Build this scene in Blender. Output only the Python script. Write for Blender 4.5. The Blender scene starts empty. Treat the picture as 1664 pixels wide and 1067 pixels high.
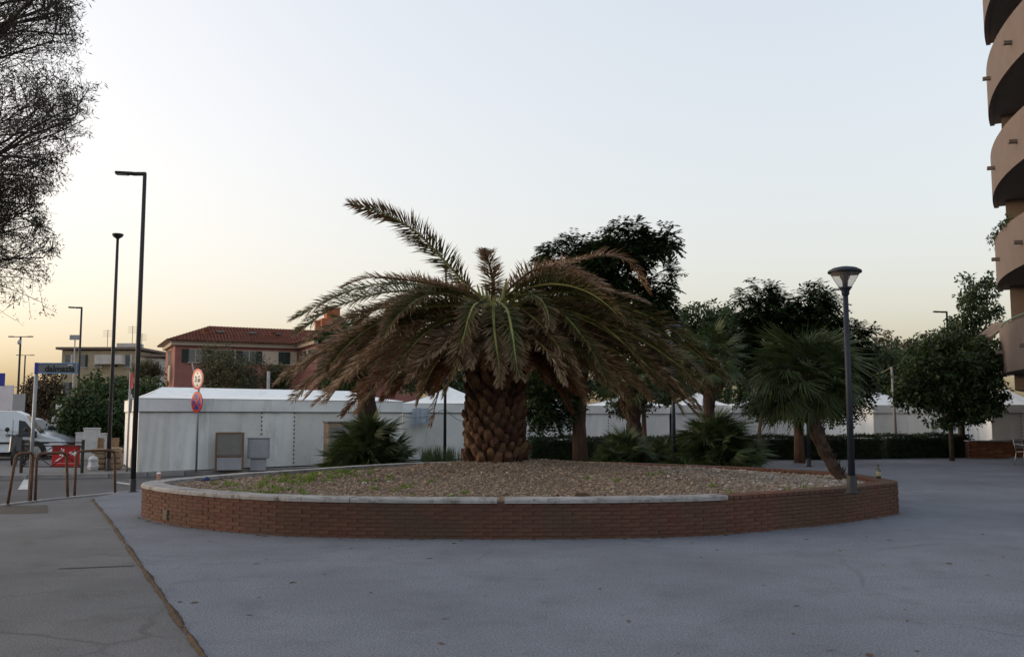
import bpy, math, random
import numpy as np
from mathutils import Vector, Matrix, Euler

R = math.radians
random.seed(7)
rng = np.random.default_rng(11)
scene = bpy.context.scene
COL = scene.collection

# ------------------------------------------------------------------ camera, sky, sun, exposure
EYE = 1.6
PITCH = R(5.4)
FPX = 1500.0
cam_d = bpy.data.cameras.new('camera')
cam_d.sensor_width = 36.0
cam_d.lens = FPX / 1664.0 * 36.0
cam_d.clip_start = 0.05
cam_d.clip_end = 5000
cam = bpy.data.objects.new('camera', cam_d)
cam.location = (0, 0, EYE)
cam.rotation_euler = (R(90) + PITCH, 0, 0)
COL.objects.link(cam)
scene.camera = cam

SUN_EL = R(5.0)
SUN_DIR = Vector((-0.97, 0.20, 0)).normalized() * math.cos(SUN_EL) + Vector((0, 0, math.sin(SUN_EL)))
world = bpy.data.worlds.new('World')
scene.world = world
world.use_nodes = True
wn = world.node_tree
for n in list(wn.nodes):
    wn.nodes.remove(n)
w_out = wn.nodes.new('ShaderNodeOutputWorld')
w_bg = wn.nodes.new('ShaderNodeBackground')
w_sky = wn.nodes.new('ShaderNodeTexSky')
w_sky.sky_type = 'NISHITA'
w_sky.sun_disc = False
w_sky.sun_elevation = SUN_EL
w_sky.sun_rotation = math.atan2(SUN_DIR.x, SUN_DIR.y)
w_sky.altitude = 0
w_sky.air_density = 1.0
w_sky.dust_density = 6.0
w_sky.ozone_density = 1.0
w_gam = wn.nodes.new('ShaderNodeGamma')            # pale evening air: softens the whole sky's contrast and colour evenly
w_gam.inputs['Gamma'].default_value = 0.42
w_tint = wn.nodes.new('ShaderNodeMixRGB')
w_tint.blend_type = 'MULTIPLY'
w_tint.inputs[0].default_value = 1.0
w_tint.inputs[2].default_value = (1.02, 0.978, 0.992, 1)
wn.links.new(w_sky.outputs[0], w_gam.inputs['Color'])
wn.links.new(w_gam.outputs[0], w_tint.inputs[1])
wn.links.new(w_tint.outputs[0], w_bg.inputs[0])
w_bg.inputs[1].default_value = 0.15
wn.links.new(w_bg.outputs[0], w_out.inputs[0])

sun_d = bpy.data.lights.new('sun', 'SUN')
sun_d.energy = 0.36
sun_d.angle = R(20)
sun_d.color = (1.0, 0.76, 0.56)
sun = bpy.data.objects.new('sun', sun_d)
sun.rotation_euler = (-SUN_DIR).to_track_quat('-Z', 'Y').to_euler()
COL.objects.link(sun)

vs = scene.view_settings
vs.view_transform = 'Standard'
vs.look = 'None'
vs.gamma = 1.0
vs.use_curve_mapping = False
vs.exposure = 2.52
scene.cycles.use_denoising = True
scene.cycles.max_bounces = 8

# ------------------------------------------------------------------ helpers
def at(px, py, Y):
    """real-world point seen at photo pixel (px,py) when it stands at distance Y"""
    a = (px - 832.0) / FPX
    b = (533.5 - py) / FPX
    d = Vector((a, math.cos(PITCH) - b * math.sin(PITCH), math.sin(PITCH) + b * math.cos(PITCH)))
    return Vector((0, 0, EYE)) + d * (Y / d.y)

def ground(px, py, z=0.0):
    a = (px - 832.0) / FPX
    b = (533.5 - py) / FPX
    d = Vector((a, math.cos(PITCH) - b * math.sin(PITCH), math.sin(PITCH) + b * math.cos(PITCH)))
    return Vector((0, 0, EYE)) + d * ((z - EYE) / d.z)

MATS = {}
def mat(name, col, rough=0.7, var=0.15, scale=6.0, bump=0.0, bscale=60.0, metal=0.0, spec=0.3, col2=None,
        island=0.0, objrand=0.0, transl=0.0, stretch=None, detail=4.0, extra=None):
    """procedural material: base colour broken up by noise, per-piece shade and fine relief"""
    if name in MATS:
        return MATS[name]
    m = bpy.data.materials.new(name)
    m.use_nodes = True
    nt = m.node_tree
    N, L = nt.nodes, nt.links
    b = N['Principled BSDF']
    b.inputs['Roughness'].default_value = rough
    b.inputs['Metallic'].default_value = metal
    b.inputs['Specular IOR Level'].default_value = spec
    tc = N.new('ShaderNodeTexCoord')
    vec = tc.outputs['Object']
    if stretch:
        mp = N.new('ShaderNodeMapping')
        mp.inputs['Scale'].default_value = stretch
        L.new(vec, mp.inputs['Vector'])
        vec = mp.outputs[0]
    no = N.new('ShaderNodeTexNoise')
    no.inputs['Scale'].default_value = scale
    no.inputs['Detail'].default_value = detail
    no.inputs['Roughness'].default_value = 0.65
    L.new(vec, no.inputs['Vector'])
    rp = N.new('ShaderNodeValToRGB')
    rp.color_ramp.elements[0].position = 0.3
    rp.color_ramp.elements[1].position = 0.7
    c2 = col2 if col2 else tuple(min(1, c * (1 + var)) for c in col)
    c1 = tuple(c * (1 - var) for c in col)
    rp.color_ramp.elements[0].color = (*c1, 1)
    rp.color_ramp.elements[1].color = (*c2, 1)
    L.new(no.outputs['Fac'], rp.inputs[0])
    out = rp.outputs[0]
    if island or objrand:
        geo = N.new('ShaderNodeNewGeometry')
        oi = N.new('ShaderNodeObjectInfo')
        ad = N.new('ShaderNodeMath'); ad.operation = 'ADD'
        L.new(geo.outputs['Random Per Island'], ad.inputs[0])
        L.new(oi.outputs['Random'], ad.inputs[1])
        fr = N.new('ShaderNodeMath'); fr.operation = 'FRACT'
        L.new(ad.outputs[0], fr.inputs[0])
        k = max(island, objrand)
        mr = N.new('ShaderNodeMapRange')
        mr.inputs[3].default_value = 1 - k
        mr.inputs[4].default_value = 1 + k
        L.new(fr.outputs[0], mr.inputs[0])
        hs = N.new('ShaderNodeHueSaturation')
        hs.inputs['Hue'].default_value = 0.5
        L.new(mr.outputs[0], hs.inputs['Value'])
        mh = N.new('ShaderNodeMapRange')
        mh.inputs[3].default_value = 0.5 - 0.03 * k
        mh.inputs[4].default_value = 0.5 + 0.03 * k
        L.new(fr.outputs[0], mh.inputs[0])
        L.new(mh.outputs[0], hs.inputs['Hue'])
        L.new(out, hs.inputs['Color'])
        out = hs.outputs[0]
    if extra:
        out = extra(nt, out, tc)
    L.new(out, b.inputs['Base Color'])
    if bump:
        n2 = N.new('ShaderNodeTexNoise')
        n2.inputs['Scale'].default_value = bscale
        n2.inputs['Detail'].default_value = 5
        L.new(vec, n2.inputs['Vector'])
        bp = N.new('ShaderNodeBump')
        bp.inputs['Strength'].default_value = bump
        bp.inputs['Distance'].default_value = 0.02
        L.new(n2.outputs['Fac'], bp.inputs['Height'])
        L.new(bp.outputs[0], b.inputs['Normal'])
    if transl:
        tr = N.new('ShaderNodeBsdfTranslucent')
        L.new(out, tr.inputs[0])
        mx = N.new('ShaderNodeMixShader')
        mx.inputs[0].default_value = transl
        L.new(b.outputs[0], mx.inputs[1])
        L.new(tr.outputs[0], mx.inputs[2])
        L.new(mx.outputs[0], N['Material Output'].inputs[0])
    MATS[name] = m
    return m

def wloc(o):
    v = Vector((0, 0, 0))
    while o is not None:
        v = v + o.location
        o = o.parent
    return v

def tag(o, label=None, cat=None, group=None, kind=None):
    if label: o['label'] = label
    if cat: o['category'] = cat
    if group: o['group'] = group
    if kind: o['kind'] = kind
    return o

def empty(name, loc, rz=0.0):
    o = bpy.data.objects.new(name, None)
    o.empty_display_size = 0.2
    o.location = loc
    o.rotation_euler = (0, 0, rz)
    COL.objects.link(o)
    return o

def link(name, me, parent=None, loc=(0, 0, 0)):
    o = bpy.data.objects.new(name, me)
    COL.objects.link(o)
    if parent is not None:
        o.parent = parent
    o.location = loc
    return o

class MB:
    """collects shapes; build() links them as one mesh object. Vertices are in world space unless local=True."""
    def __init__(self):
        self.v = []; self.f = []; self.m = []; self.s = []
    def add(self, vs, fs, mi=0, smooth=False):
        k = len(self.v)
        self.v.extend([tuple(p) for p in vs])
        for f in fs:
            self.f.append([i + k for i in f]); self.m.append(mi); self.s.append(smooth)
        return self
    def box(self, c, s, rot=None, mi=0, bev=0.0):
        x, y, z = s[0] / 2, s[1] / 2, s[2] / 2
        if bev:
            b = min(bev, x * .9, y * .9, z * .9)
            pts = []
            for sx in (-1, 1):
                for sy in (-1, 1):
                    for sz in (-1, 1):
                        pts += [(sx * (x - b), sy * (y - b), sz * z), (sx * (x - b), sy * y, sz * (z - b)), (sx * x, sy * (y - b), sz * (z - b))]
            def idx(sx, sy, sz, k): return ((0 if sx < 0 else 4) + (0 if sy < 0 else 2) + (0 if sz < 0 else 1)) * 3 + k
            fs = []
            for s_ in (-1, 1):
                fs.append([idx(-1, -1, s_, 0), idx(1, -1, s_, 0), idx(1, 1, s_, 0), idx(-1, 1, s_, 0)])
                fs.append([idx(-1, s_, -1, 1), idx(1, s_, -1, 1), idx(1, s_, 1, 1), idx(-1, s_, 1, 1)])
                fs.append([idx(s_, -1, -1, 2), idx(s_, 1, -1, 2), idx(s_, 1, 1, 2), idx(s_, -1, 1, 2)])
            for a in (-1, 1):
                for b2 in (-1, 1):
                    fs.append([idx(-1, a, b2, 0), idx(1, a, b2, 0), idx(1, a, b2, 1), idx(-1, a, b2, 1)])
                    fs.append([idx(a, -1, b2, 0), idx(a, 1, b2, 0), idx(a, 1, b2, 2), idx(a, -1, b2, 2)])
                    fs.append([idx(a, b2, -1, 1), idx(a, b2, 1, 1), idx(a, b2, 1, 2), idx(a, b2, -1, 2)])
                    for c2 in (-1, 1):
                        fs.append([idx(a, b2, c2, 0), idx(a, b2, c2, 1), idx(a, b2, c2, 2)])
        else:
            pts = [(sx * x, sy * y, sz * z) for sx in (-1, 1) for sy in (-1, 1) for sz in (-1, 1)]
            fs = [[0, 1, 3, 2], [4, 6, 7, 5], [0, 4, 5, 1], [2, 3, 7, 6], [0, 2, 6, 4], [1, 5, 7, 3]]
        M = rot if rot is not None else Matrix.Identity(3)
        if isinstance(M, (int, float)):
            M = Matrix.Rotation(M, 3, 'Z')
        c = Vector(c)
        return self.add([M @ Vector(p) + c for p in pts], fs, mi)
    def tube(self, pts, rad, seg=8, mi=0, cap=True, smooth=True):
        pts = [Vector(p) for p in pts]
        n = len(pts)
        if isinstance(rad, (int, float)): rad = [rad] * n
        vs = []; fs = []
        ref = None
        for i, p in enumerate(pts):
            t = (pts[min(i + 1, n - 1)] - pts[max(i - 1, 0)]).normalized()
            if ref is None:
                ref = Vector((1, 0, 0)) if abs(t.x) < 0.8 else Vector((0, 1, 0))
            u = (ref - t * ref.dot(t)).normalized()
            w = t.cross(u)
            ref = u
            for j in range(seg):
                a = 2 * math.pi * j / seg
                vs.append(p + (u * math.cos(a) + w * math.sin(a)) * rad[i])
        for i in range(n - 1):
            for j in range(seg):
                fs.append([i * seg + j, i * seg + (j + 1) % seg, (i + 1) * seg + (j + 1) % seg, (i + 1) * seg + j])
        self.add(vs, fs, mi, smooth)
        if cap:
            k = len(self.v) - len(vs)
            self.f.append([k + j for j in range(seg)][::-1]); self.m.append(mi); self.s.append(False)
            self.f.append([k + (n - 1) * seg + j for j in range(seg)]); self.m.append(mi); self.s.append(False)
        return self
    def lathe(self, prof, c=(0, 0, 0), seg=20, mi=0, smooth=True):
        c = Vector(c)
        vs = []; fs = []
        for r, z in prof:
            for j in range(seg):
                a = 2 * math.pi * j / seg
                vs.append(c + Vector((r * math.cos(a), r * math.sin(a), z)))
        n = len(prof)
        for i in range(n - 1):
            for j in range(seg):
                fs.append([i * seg + j, i * seg + (j + 1) % seg, (i + 1) * seg + (j + 1) % seg, (i + 1) * seg + j])
        self.add(vs, fs, mi, smooth)
        k = len(self.v) - len(vs)
        if prof[0][0] > 1e-4:
            self.f.append([k + j for j in range(seg)][::-1]); self.m.append(mi); self.s.append(False)
        if prof[-1][0] > 1e-4:
            self.f.append([k + (n - 1) * seg + j for j in range(seg)]); self.m.append(mi); self.s.append(False)
        return self
    def quad(self, *p, mi=0):
        return self.add(p, [list(range(len(p)))], mi)
    def build(self, name, mats, parent=None, local=False):
        me = bpy.data.meshes.new(name)
        off = Vector((0, 0, 0)) if (local or parent is None) else wloc(parent)
        me.from_pydata([tuple(Vector(p) - off) for p in self.v], [], self.f)
        if not isinstance(mats, (list, tuple)): mats = [mats]
        for m in mats: me.materials.append(m)
        me.polygons.foreach_set('material_index', self.m)
        me.polygons.foreach_set('use_smooth', self.s)
        me.update()
        return link(name, me, parent)

def np_mesh(name, V, F, mats, mi=None, smooth=False, attr=None):
    """fast mesh from numpy verts (n,3) and faces (m,k)"""
    me = bpy.data.meshes.new(name)
    V = np.asarray(V, dtype=np.float32); F = np.asarray(F, dtype=np.int32)
    me.vertices.add(len(V)); me.vertices.foreach_set('co', V.ravel())
    k = F.shape[1]
    me.loops.add(F.size); me.loops.foreach_set('vertex_index', F.ravel())
    me.polygons.add(len(F))
    me.polygons.foreach_set('loop_start', np.arange(0, F.size, k, dtype=np.int32))
    if not isinstance(mats, (list, tuple)): mats = [mats]
    for m in mats: me.materials.append(m)
    if mi is not None: me.polygons.foreach_set('material_index', np.asarray(mi, dtype=np.int32))
    me.polygons.foreach_set('use_smooth', np.full(len(F), smooth))
    me.update(calc_edges=True)
    if attr is not None:
        a = me.attributes.new('dry', 'FLOAT', 'POINT')
        a.data.foreach_set('value', np.asarray(attr, dtype=np.float32))
    return me

def text_mesh(s, size, mat_, parent, name='lettering', M=None, bold=0.0):
    cu = bpy.data.curves.new(name, 'FONT')
    cu.body = s; cu.size = size; cu.align_x = 'CENTER'; cu.align_y = 'CENTER'
    cu.offset = bold; cu.extrude = 0.001
    o = bpy.data.objects.new('tmp_text', cu)
    COL.objects.link(o)
    dg = bpy.context.evaluated_depsgraph_get()
    me = bpy.data.meshes.new_from_object(o.evaluated_get(dg))
    bpy.data.objects.remove(o)
    bpy.data.curves.remove(cu)
    me.materials.clear(); me.materials.append(mat_)
    t = link(name, me, parent)
    if M is not None: t.matrix_basis = M
    return t

def catmull(P, n, closed=True):
    P = np.asarray(P, float)
    m = len(P)
    out = []
    for i in range(m if closed else m - 1):
        if closed:
            a, b, c, d = P[(i - 1) % m], P[i], P[(i + 1) % m], P[(i + 2) % m]
        else:
            a, b, c, d = P[max(i - 1, 0)], P[i], P[i + 1], P[min(i + 2, m - 1)]
        for k in range(n):
            t = k / n
            out.append(0.5 * ((2 * b) + (-a + c) * t + (2 * a - 5 * b + 4 * c - d) * t * t + (-a + 3 * b - 3 * c + d) * t ** 3))
    if not closed: out.append(P[-1])
    return np.array(out)

def resample(P, step, closed=True):
    Q = np.vstack([P, P[:1]]) if closed else P
    s = np.concatenate([[0], np.cumsum(np.linalg.norm(np.diff(Q, axis=0), axis=1))])
    n = int(round(s[-1] / step))
    t = np.linspace(0, s[-1], n, endpoint=False) if closed else np.linspace(0, s[-1], n + 1)
    return np.stack([np.interp(t, s, Q[:, i]) for i in range(Q.shape[1])], axis=1)

def inside(P, x, y):
    r = np.zeros(np.shape(x), bool)
    n = len(P)
    for i in range(n):
        x1, y1 = P[i]; x2, y2 = P[(i + 1) % n]
        if y1 == y2: continue
        c = ((y1 > y) != (y2 > y)) & (x < (x2 - x1) * (y - y1) / (y2 - y1) + x1)
        r ^= c
    return r

def edge_dist(P, x, y):
    x = np.asarray(x, float); y = np.asarray(y, float)
    best = np.full(x.shape, 1e9)
    n = len(P)
    for i in range(n):
        a = P[i]; b = P[(i + 1) % n]
        d = b - a
        t = np.clip(((x - a[0]) * d[0] + (y - a[1]) * d[1]) / (d @ d), 0, 1)
        best = np.minimum(best, np.hypot(x - a[0] - t * d[0], y - a[1] - t * d[1]))
    return best

def copy_tree(o, parent=None):
    c = o.copy()
    COL.objects.link(c)
    c.parent = parent
    for ch in list(o.children):
        copy_tree(ch, c)
    return c
# ------------------------------------------------------------------ ground, plaza, road
def asphalt_extra(crack, dark):
    def fn(nt, col, tc):
        N, L = nt.nodes, nt.links
        nz = N.new('ShaderNodeTexNoise'); nz.inputs['Scale'].default_value = 0.9; nz.inputs['Detail'].default_value = 3
        L.new(tc.outputs['Object'], nz.inputs['Vector'])
        mixv = N.new('ShaderNodeMixRGB'); mixv.inputs[0].default_value = 0.32
        L.new(tc.outputs['Object'], mixv.inputs[1]); L.new(nz.outputs['Color'], mixv.inputs[2])
        vo = N.new('ShaderNodeTexVoronoi'); vo.feature = 'DISTANCE_TO_EDGE'; vo.inputs['Scale'].default_value = 0.33
        L.new(mixv.outputs[0], vo.inputs['Vector'])
        lt = N.new('ShaderNodeMapRange'); lt.inputs[1].default_value = 0.002; lt.inputs[2].default_value = 0.008
        lt.inputs[3].default_value = 1; lt.inputs[4].default_value = 0
        L.new(vo.outputs['Distance'], lt.inputs[0])
        mk = N.new('ShaderNodeTexNoise'); mk.inputs['Scale'].default_value = 0.35; mk.inputs['Detail'].default_value = 2
        L.new(tc.outputs['Object'], mk.inputs['Vector'])
        mr = N.new('ShaderNodeMapRange'); mr.inputs[1].default_value = 0.5; mr.inputs[2].default_value = 0.62
        mr.inputs[3].default_value = 0; mr.inputs[4].default_value = crack
        L.new(mk.outputs['Fac'], mr.inputs[0])
        mu = N.new('ShaderNodeMath'); mu.operation = 'MULTIPLY'
        L.new(lt.outputs[0], mu.inputs[0]); L.new(mr.outputs[0], mu.inputs[1])
        # scattered dark stains
        st = N.new('ShaderNodeTexNoise'); st.inputs['Scale'].default_value = 1.7; st.inputs['Detail'].default_value = 7
        st.inputs['Roughness'].default_value = 0.7
        L.new(tc.outputs['Object'], st.inputs['Vector'])
        sr = N.new('ShaderNodeMapRange'); sr.inputs[1].default_value = 0.52; sr.inputs[2].default_value = 0.74
        sr.inputs[3].default_value = 0; sr.inputs[4].default_value = 0.5
        L.new(st.outputs['Fac'], sr.inputs[0])
        mxm = N.new('ShaderNodeMath'); mxm.operation = 'MAXIMUM'
        L.new(mu.outputs[0], mxm.inputs[0]); L.new(sr.outputs[0], mxm.inputs[1])
        mx = N.new('ShaderNodeMixRGB')
        mx.inputs[2].default_value = (*dark, 1)
        L.new(mxm.outputs[0], mx.inputs[0]); L.new(col, mx.inputs[1])
        # grain of the aggregate
        gr = N.new('ShaderNodeTexNoise'); gr.inputs['Scale'].default_value = 60; gr.inputs['Detail'].default_value = 2
        L.new(tc.outputs['Object'], gr.inputs['Vector'])
        gm = N.new('ShaderNodeMapRange'); gm.inputs[1].default_value = 0.3; gm.inputs[2].default_value = 0.7
        gm.inputs[3].default_value = 0.6; gm.inputs[4].default_value = 1.4
        L.new(gr.outputs['Fac'], gm.inputs[0])
        ml = N.new('ShaderNodeMixRGB'); ml.blend_type = 'MULTIPLY'; ml.inputs[0].default_value = 1
        L.new(mx.outputs[0], ml.inputs[1]); L.new(gm.outputs[0], ml.inputs[2])
        return ml.outputs[0]
    return fn

M_road = mat('road_asphalt', (.065, .067, .075), .85, .25, .6, .5, 120, extra=asphalt_extra(.5, (.03, .03, .03)))
M_plaza = mat('plaza_asphalt', (.148, .162, .192), .8, .22, .38, .6, 130, extra=asphalt_extra(.38, (.075, .08, .09)))
M_side = mat('sidewalk_asphalt', (.120, .122, .128), .85, .18, .6, .5, 120, extra=asphalt_extra(.5, (.05, .048, .046)))
M_kerb = mat('kerb_stone', (.24, .23, .225), .85, .2, 3, .4, 60, objrand=.15)
M_dirt = mat('joint_dirt', (.058, .040, .026), .95, .4, 9, .8, 60)
M_patch = mat('tar_patch', (.06, .052, .045), .9, .3, 3, .5, 90)
M_paint = mat('road_paint', (.42, .43, .44), .7, .3, 5, .2, 60)
M_conc = mat('concrete', (.27, .26, .26), .85, .2, 3, .4, 50)

g = MB().quad((-1600, -400, -.1), (1600, -400, -.1), (1600, 2800, -.1), (-1600, 2800, -.1)).build('ground', M_road)
tag(g, 'dark grey asphalt ground and road surface reaching the horizon', kind='structure')

def prism(name, P, z0, z1, m):
    b = MB()
    n = len(P)
    b.add([(p[0], p[1], z1) for p in P], [list(range(n))])
    for i in range(n):
        a, c = P[i], P[(i + 1) % n]
        b.quad((a[0], a[1], z0), (c[0], c[1], z0), (c[0], c[1], z1), (a[0], a[1], z1))
    return b.build(name, m)

joint_px = [(330, 1067), (297, 1020), (265, 972), (236, 930), (210, 893), (180, 850), (163, 828), (150, 812)]
J = [ground(x, y) for x, y in joint_px]
d0 = (J[0] - J[1]).normalized()
J = [J[0] + d0 * 18, J[0] + d0 * 8] + J
Jc = catmull([(p.x, p.y) for p in J], 6, closed=False)
rd = [ground(0, 822), ground(48, 815.5), ground(110, 809), ground(190, 801), ground(216, 799.5)]
rdl = [(-40.0, 5.0), (-16.0, 10.5)] + [(p.x, p.y) for p in rd]
rdr = [(-6.9, 22.5), (-4.4, 26.2), (-.6, 29.4), (1.5, 30.6)]
jend = np.array([rd[3].x - .02, rd[3].y - .05])
left_poly = [tuple(p) for p in Jc] + [tuple(rd[3].xy)] + [p for p in rdl[:-2]][::-1] + [(-40, -20)]
o = prism('sidewalk', left_poly, -.1, 0, M_side); tag(o, 'grey-brown asphalt pavement along the road edge', kind='structure')
plaza_poly = [tuple(p) for p in Jc][::-1] + [(60, -20), (90, -20), (90, 90), (1.5, 90)] + rdr[::-1] + [tuple(rd[4].xy), tuple(rd[3].xy)]
plaza_poly = [tuple(rd[3].xy)] + plaza_poly[:-1]
plaza = prism('plaza', plaza_poly, -.1, .018, M_plaza); tag(plaza, 'smooth blue-grey asphalt plaza around the planter', kind='structure')
far_edge = [(-60, 22.5), (-20, 24.2)] + [tuple(ground(x, y).xy) for x, y in ((0, 773), (110, 771), (200, 769))] + [(-7.4, 28.0), (-3.2, 31.5), (-.6, 33.4), (1.46, 34.2)]
pav2 = prism('pavement', far_edge + [(1.46, 90), (-90, 90), (-90, 22.5)], -.1, .0, M_side); tag(pav2, 'grey pavement under the white tents', kind='structure')

# brown dirt and weeds in the joint between the two asphalt fields
b = MB()
Jr = resample(Jc, .08, closed=False)
for i in range(len(Jr) - 1):
    a, c = Jr[i], Jr[i + 1]
    t = (c - a) / np.linalg.norm(c - a); nrm = np.array([-t[1], t[0]])
    w = .015 + .014 * math.sin(i * .37) * math.sin(i * .11) + .012 * random.random()
    zz = .021 + .012 * random.random()
    if i == 0: pl, pr, pz = a + nrm * w, a - nrm * w, zz
    ql, qr = c + nrm * w, c - nrm * w
    b.quad((pl[0], pl[1], .004), (ql[0], ql[1], .004), (c[0], c[1], zz), (a[0], a[1], pz))
    b.quad((a[0], a[1], pz), (c[0], c[1], zz), (qr[0], qr[1], .020), (pr[0], pr[1], .020))
    pl, pr, pz = ql, qr, zz
o = b.build('dirt_joint', M_dirt); tag(o, 'brown dirt and dead weeds filling the long joint between asphalt fields', kind='stuff')

def kerbs(path, parent, n0=0):
    Q = resample(np.array(path, float), 1.0, closed=False)
    first = None
    for i in range(len(Q) - 1):
        a, c = Q[i], Q[i + 1]
        L_ = np.linalg.norm(c - a) - .012
        m_ = (a + c) / 2
        if first is None:
            first = MB().box((0, 0, 0), (1, .16, .14), bev=.012).build('kerb_stone', M_kerb, parent, local=True)
            k = first
        else:
            k = link('kerb_stone', first.data, parent)
        k.location = (m_[0], m_[1], -.044 + random.uniform(-.003, .003))
        k.scale = (L_, 1, 1)
        k.rotation_euler = (0, 0, math.atan2(c[1] - a[1], c[0] - a[0]))
kerbs([(p.x, p.y) for p in rd[:4]], bpy.data.objects['sidewalk'])
kerbs([tuple(rd[3].xy), tuple(rd[4].xy)] + rdr[:3], plaza)
kerbs(far_edge[1:8], pav2)

def flat(name, pts, z, m, label):
    o = MB().quad(*[(p[0], p[1], z) for p in pts]).build(name, m)
    return tag(o, label, kind='structure')
q = [ground(29, 795, -.096), ground(47, 795, -.096), ground(51, 778, -.096), ground(39, 778, -.096)]
flat('road_marking', q, -.094, M_paint, 'worn white crossing stripe painted on the dark road')
q = [ground(188, 784, -.096), ground(216, 788, -.096), ground(219, 786.5, -.096), ground(191, 782.5, -.096)]
flat('road_marking', q, -.094, M_paint, 'thin worn white line painted on the road beside the lamp post')
q = [ground(-30, 835), ground(78, 833), ground(77, 820), ground(-20, 823)]
flat('tar_patch', q, .004, M_patch, 'dark tar patch in the pavement below the hoop rails')
q = [ground(95, 924.5), ground(218, 919.5), ground(218, 918.2), ground(95, 923)]
flat('pavement_crack', q, .004, M_patch, 'straight dark seam crossing the pavement to the joint')

# ------------------------------------------------------------------ round brick planter
front_px = [(850, 878), (1010, 876.5), (1158, 872), (1266, 862), (1374, 851), (1432, 841)]
far_px = [(1462, 780), (1441, 775.5), (1401, 768.5), (1347, 763), (1266, 759), (1201, 756)]
back_px = [(435, 763.5), (335, 770), (262, 777)]
left_px = [(226, 839), (250, 848), (294, 857), (415, 870), (536, 875), (690, 877.5)]
TOPZ = .55
OP = [ground(*p) for p in front_px] + [ground(*p, TOPZ) for p in far_px] + [Vector((2.3, 21.9, 0)), Vector((-.6, 22.3, 0)), Vector((-2.9, 20.9, 0))] \
     + [ground(*p, TOPZ) for p in back_px] + [ground(*p) for p in left_px]
OUT = catmull([(p.x, p.y) for p in OP], 12)
for _ in range(30):
    OUT = (np.roll(OUT, 1, 0) + 2 * OUT + np.roll(OUT, -1, 0)) / 4
OUT = resample(OUT, .13)
NO = len(OUT)
def nrm_at(P, i):
    t = P[(i + 1) % len(P)] - P[i - 1]
    t = t / np.linalg.norm(t)
    return np.array([t[1], -t[0]])      # outward for a counter-clockwise outline
if np.cross(OUT[1] - OUT[0], OUT.mean(0) - OUT[0]) < 0:
    OUT = OUT[::-1].copy()
NORM = np.array([nrm_at(OUT, i) for i in range(NO)])

def brick_extra(nt, col, tc):
    N, L = nt.nodes, nt.links
    geo = N.new('ShaderNodeNewGeometry')
    # olive lichen and grime in large uneven patches
    nz = N.new('ShaderNodeTexNoise'); nz.inputs['Scale'].default_value = 1.1; nz.inputs['Detail'].default_value = 6
    L.new(geo.outputs['Position'], nz.inputs['Vector'])
    mr = N.new('ShaderNodeMapRange'); mr.inputs[1].default_value = .42; mr.inputs[2].default_value = .66
    mr.inputs[3].default_value = 0; mr.inputs[4].default_value = .8
    L.new(nz.outputs['Fac'], mr.inputs[0])
    mx = N.new('ShaderNodeMixRGB'); mx.inputs[2].default_value = (.080, .056, .038, 1)
    L.new(mr.outputs[0], mx.inputs[0]); L.new(col, mx.inputs[1])
    return mx.outputs[0]
M_brick = mat('planter_brick', (.112, .050, .036), .9, .25, 12, .7, 90, island=.12, objrand=.12, extra=brick_extra)
M_mortar = mat('mortar', (.078, .046, .034), .95, .25, 5, .6, 60)
def coping_extra(nt, col, tc):
    N, L = nt.nodes, nt.links
    geo = N.new('ShaderNodeNewGeometry')
    nz = N.new('ShaderNodeTexNoise'); nz.inputs['Scale'].default_value = 5; nz.inputs['Detail'].default_value = 8
    nz.inputs['Roughness'].default_value = .75
    L.new(geo.outputs['Position'], nz.inputs['Vector'])
    mr = N.new('ShaderNodeMapRange'); mr.inputs[1].default_value = .5; mr.inputs[2].default_value = .62
    mr.inputs[3].default_value = 0; mr.inputs[4].default_value = .75
    L.new(nz.outputs['Fac'], mr.inputs[0])
    mx = N.new('ShaderNodeMixRGB'); mx.inputs[2].default_value = (.10, .085, .07, 1)
    L.new(mr.outputs[0], mx.inputs[0]); L.new(col, mx.inputs[1])
    return mx.outputs[0]
M_cope = mat('coping_stone', (.29, .285, .285), .85, .15, 3, .6, 50, objrand=.06, extra=coping_extra)

planter = empty('round_planter', (0.3, 16.8, 0))
tag(planter, 'large round brick planter with grey coping stones and a gravel bed', 'planter')
WALL_T, COURSE, NC = .30, .0522, 9
HB = COURSE * NC
# mortar core, set back from the brick faces
b = MB()
rings = []
for off, z in ((-.006, .0), (-.006, HB), (-WALL_T, HB), (-WALL_T, .0)):
    rings.append([(OUT[i][0] + NORM[i][0] * off, OUT[i][1] + NORM[i][1] * off, z) for i in range(NO)])
for k in range(4):
    A, B = rings[k], rings[(k + 1) % 4]
    kk = len(b.v)
    b.add(A + B, [[i, (i + 1) % NO, NO + (i + 1) % NO, NO + i] for i in range(NO)])
b.build('mortar_wall', M_mortar, planter)

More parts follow.
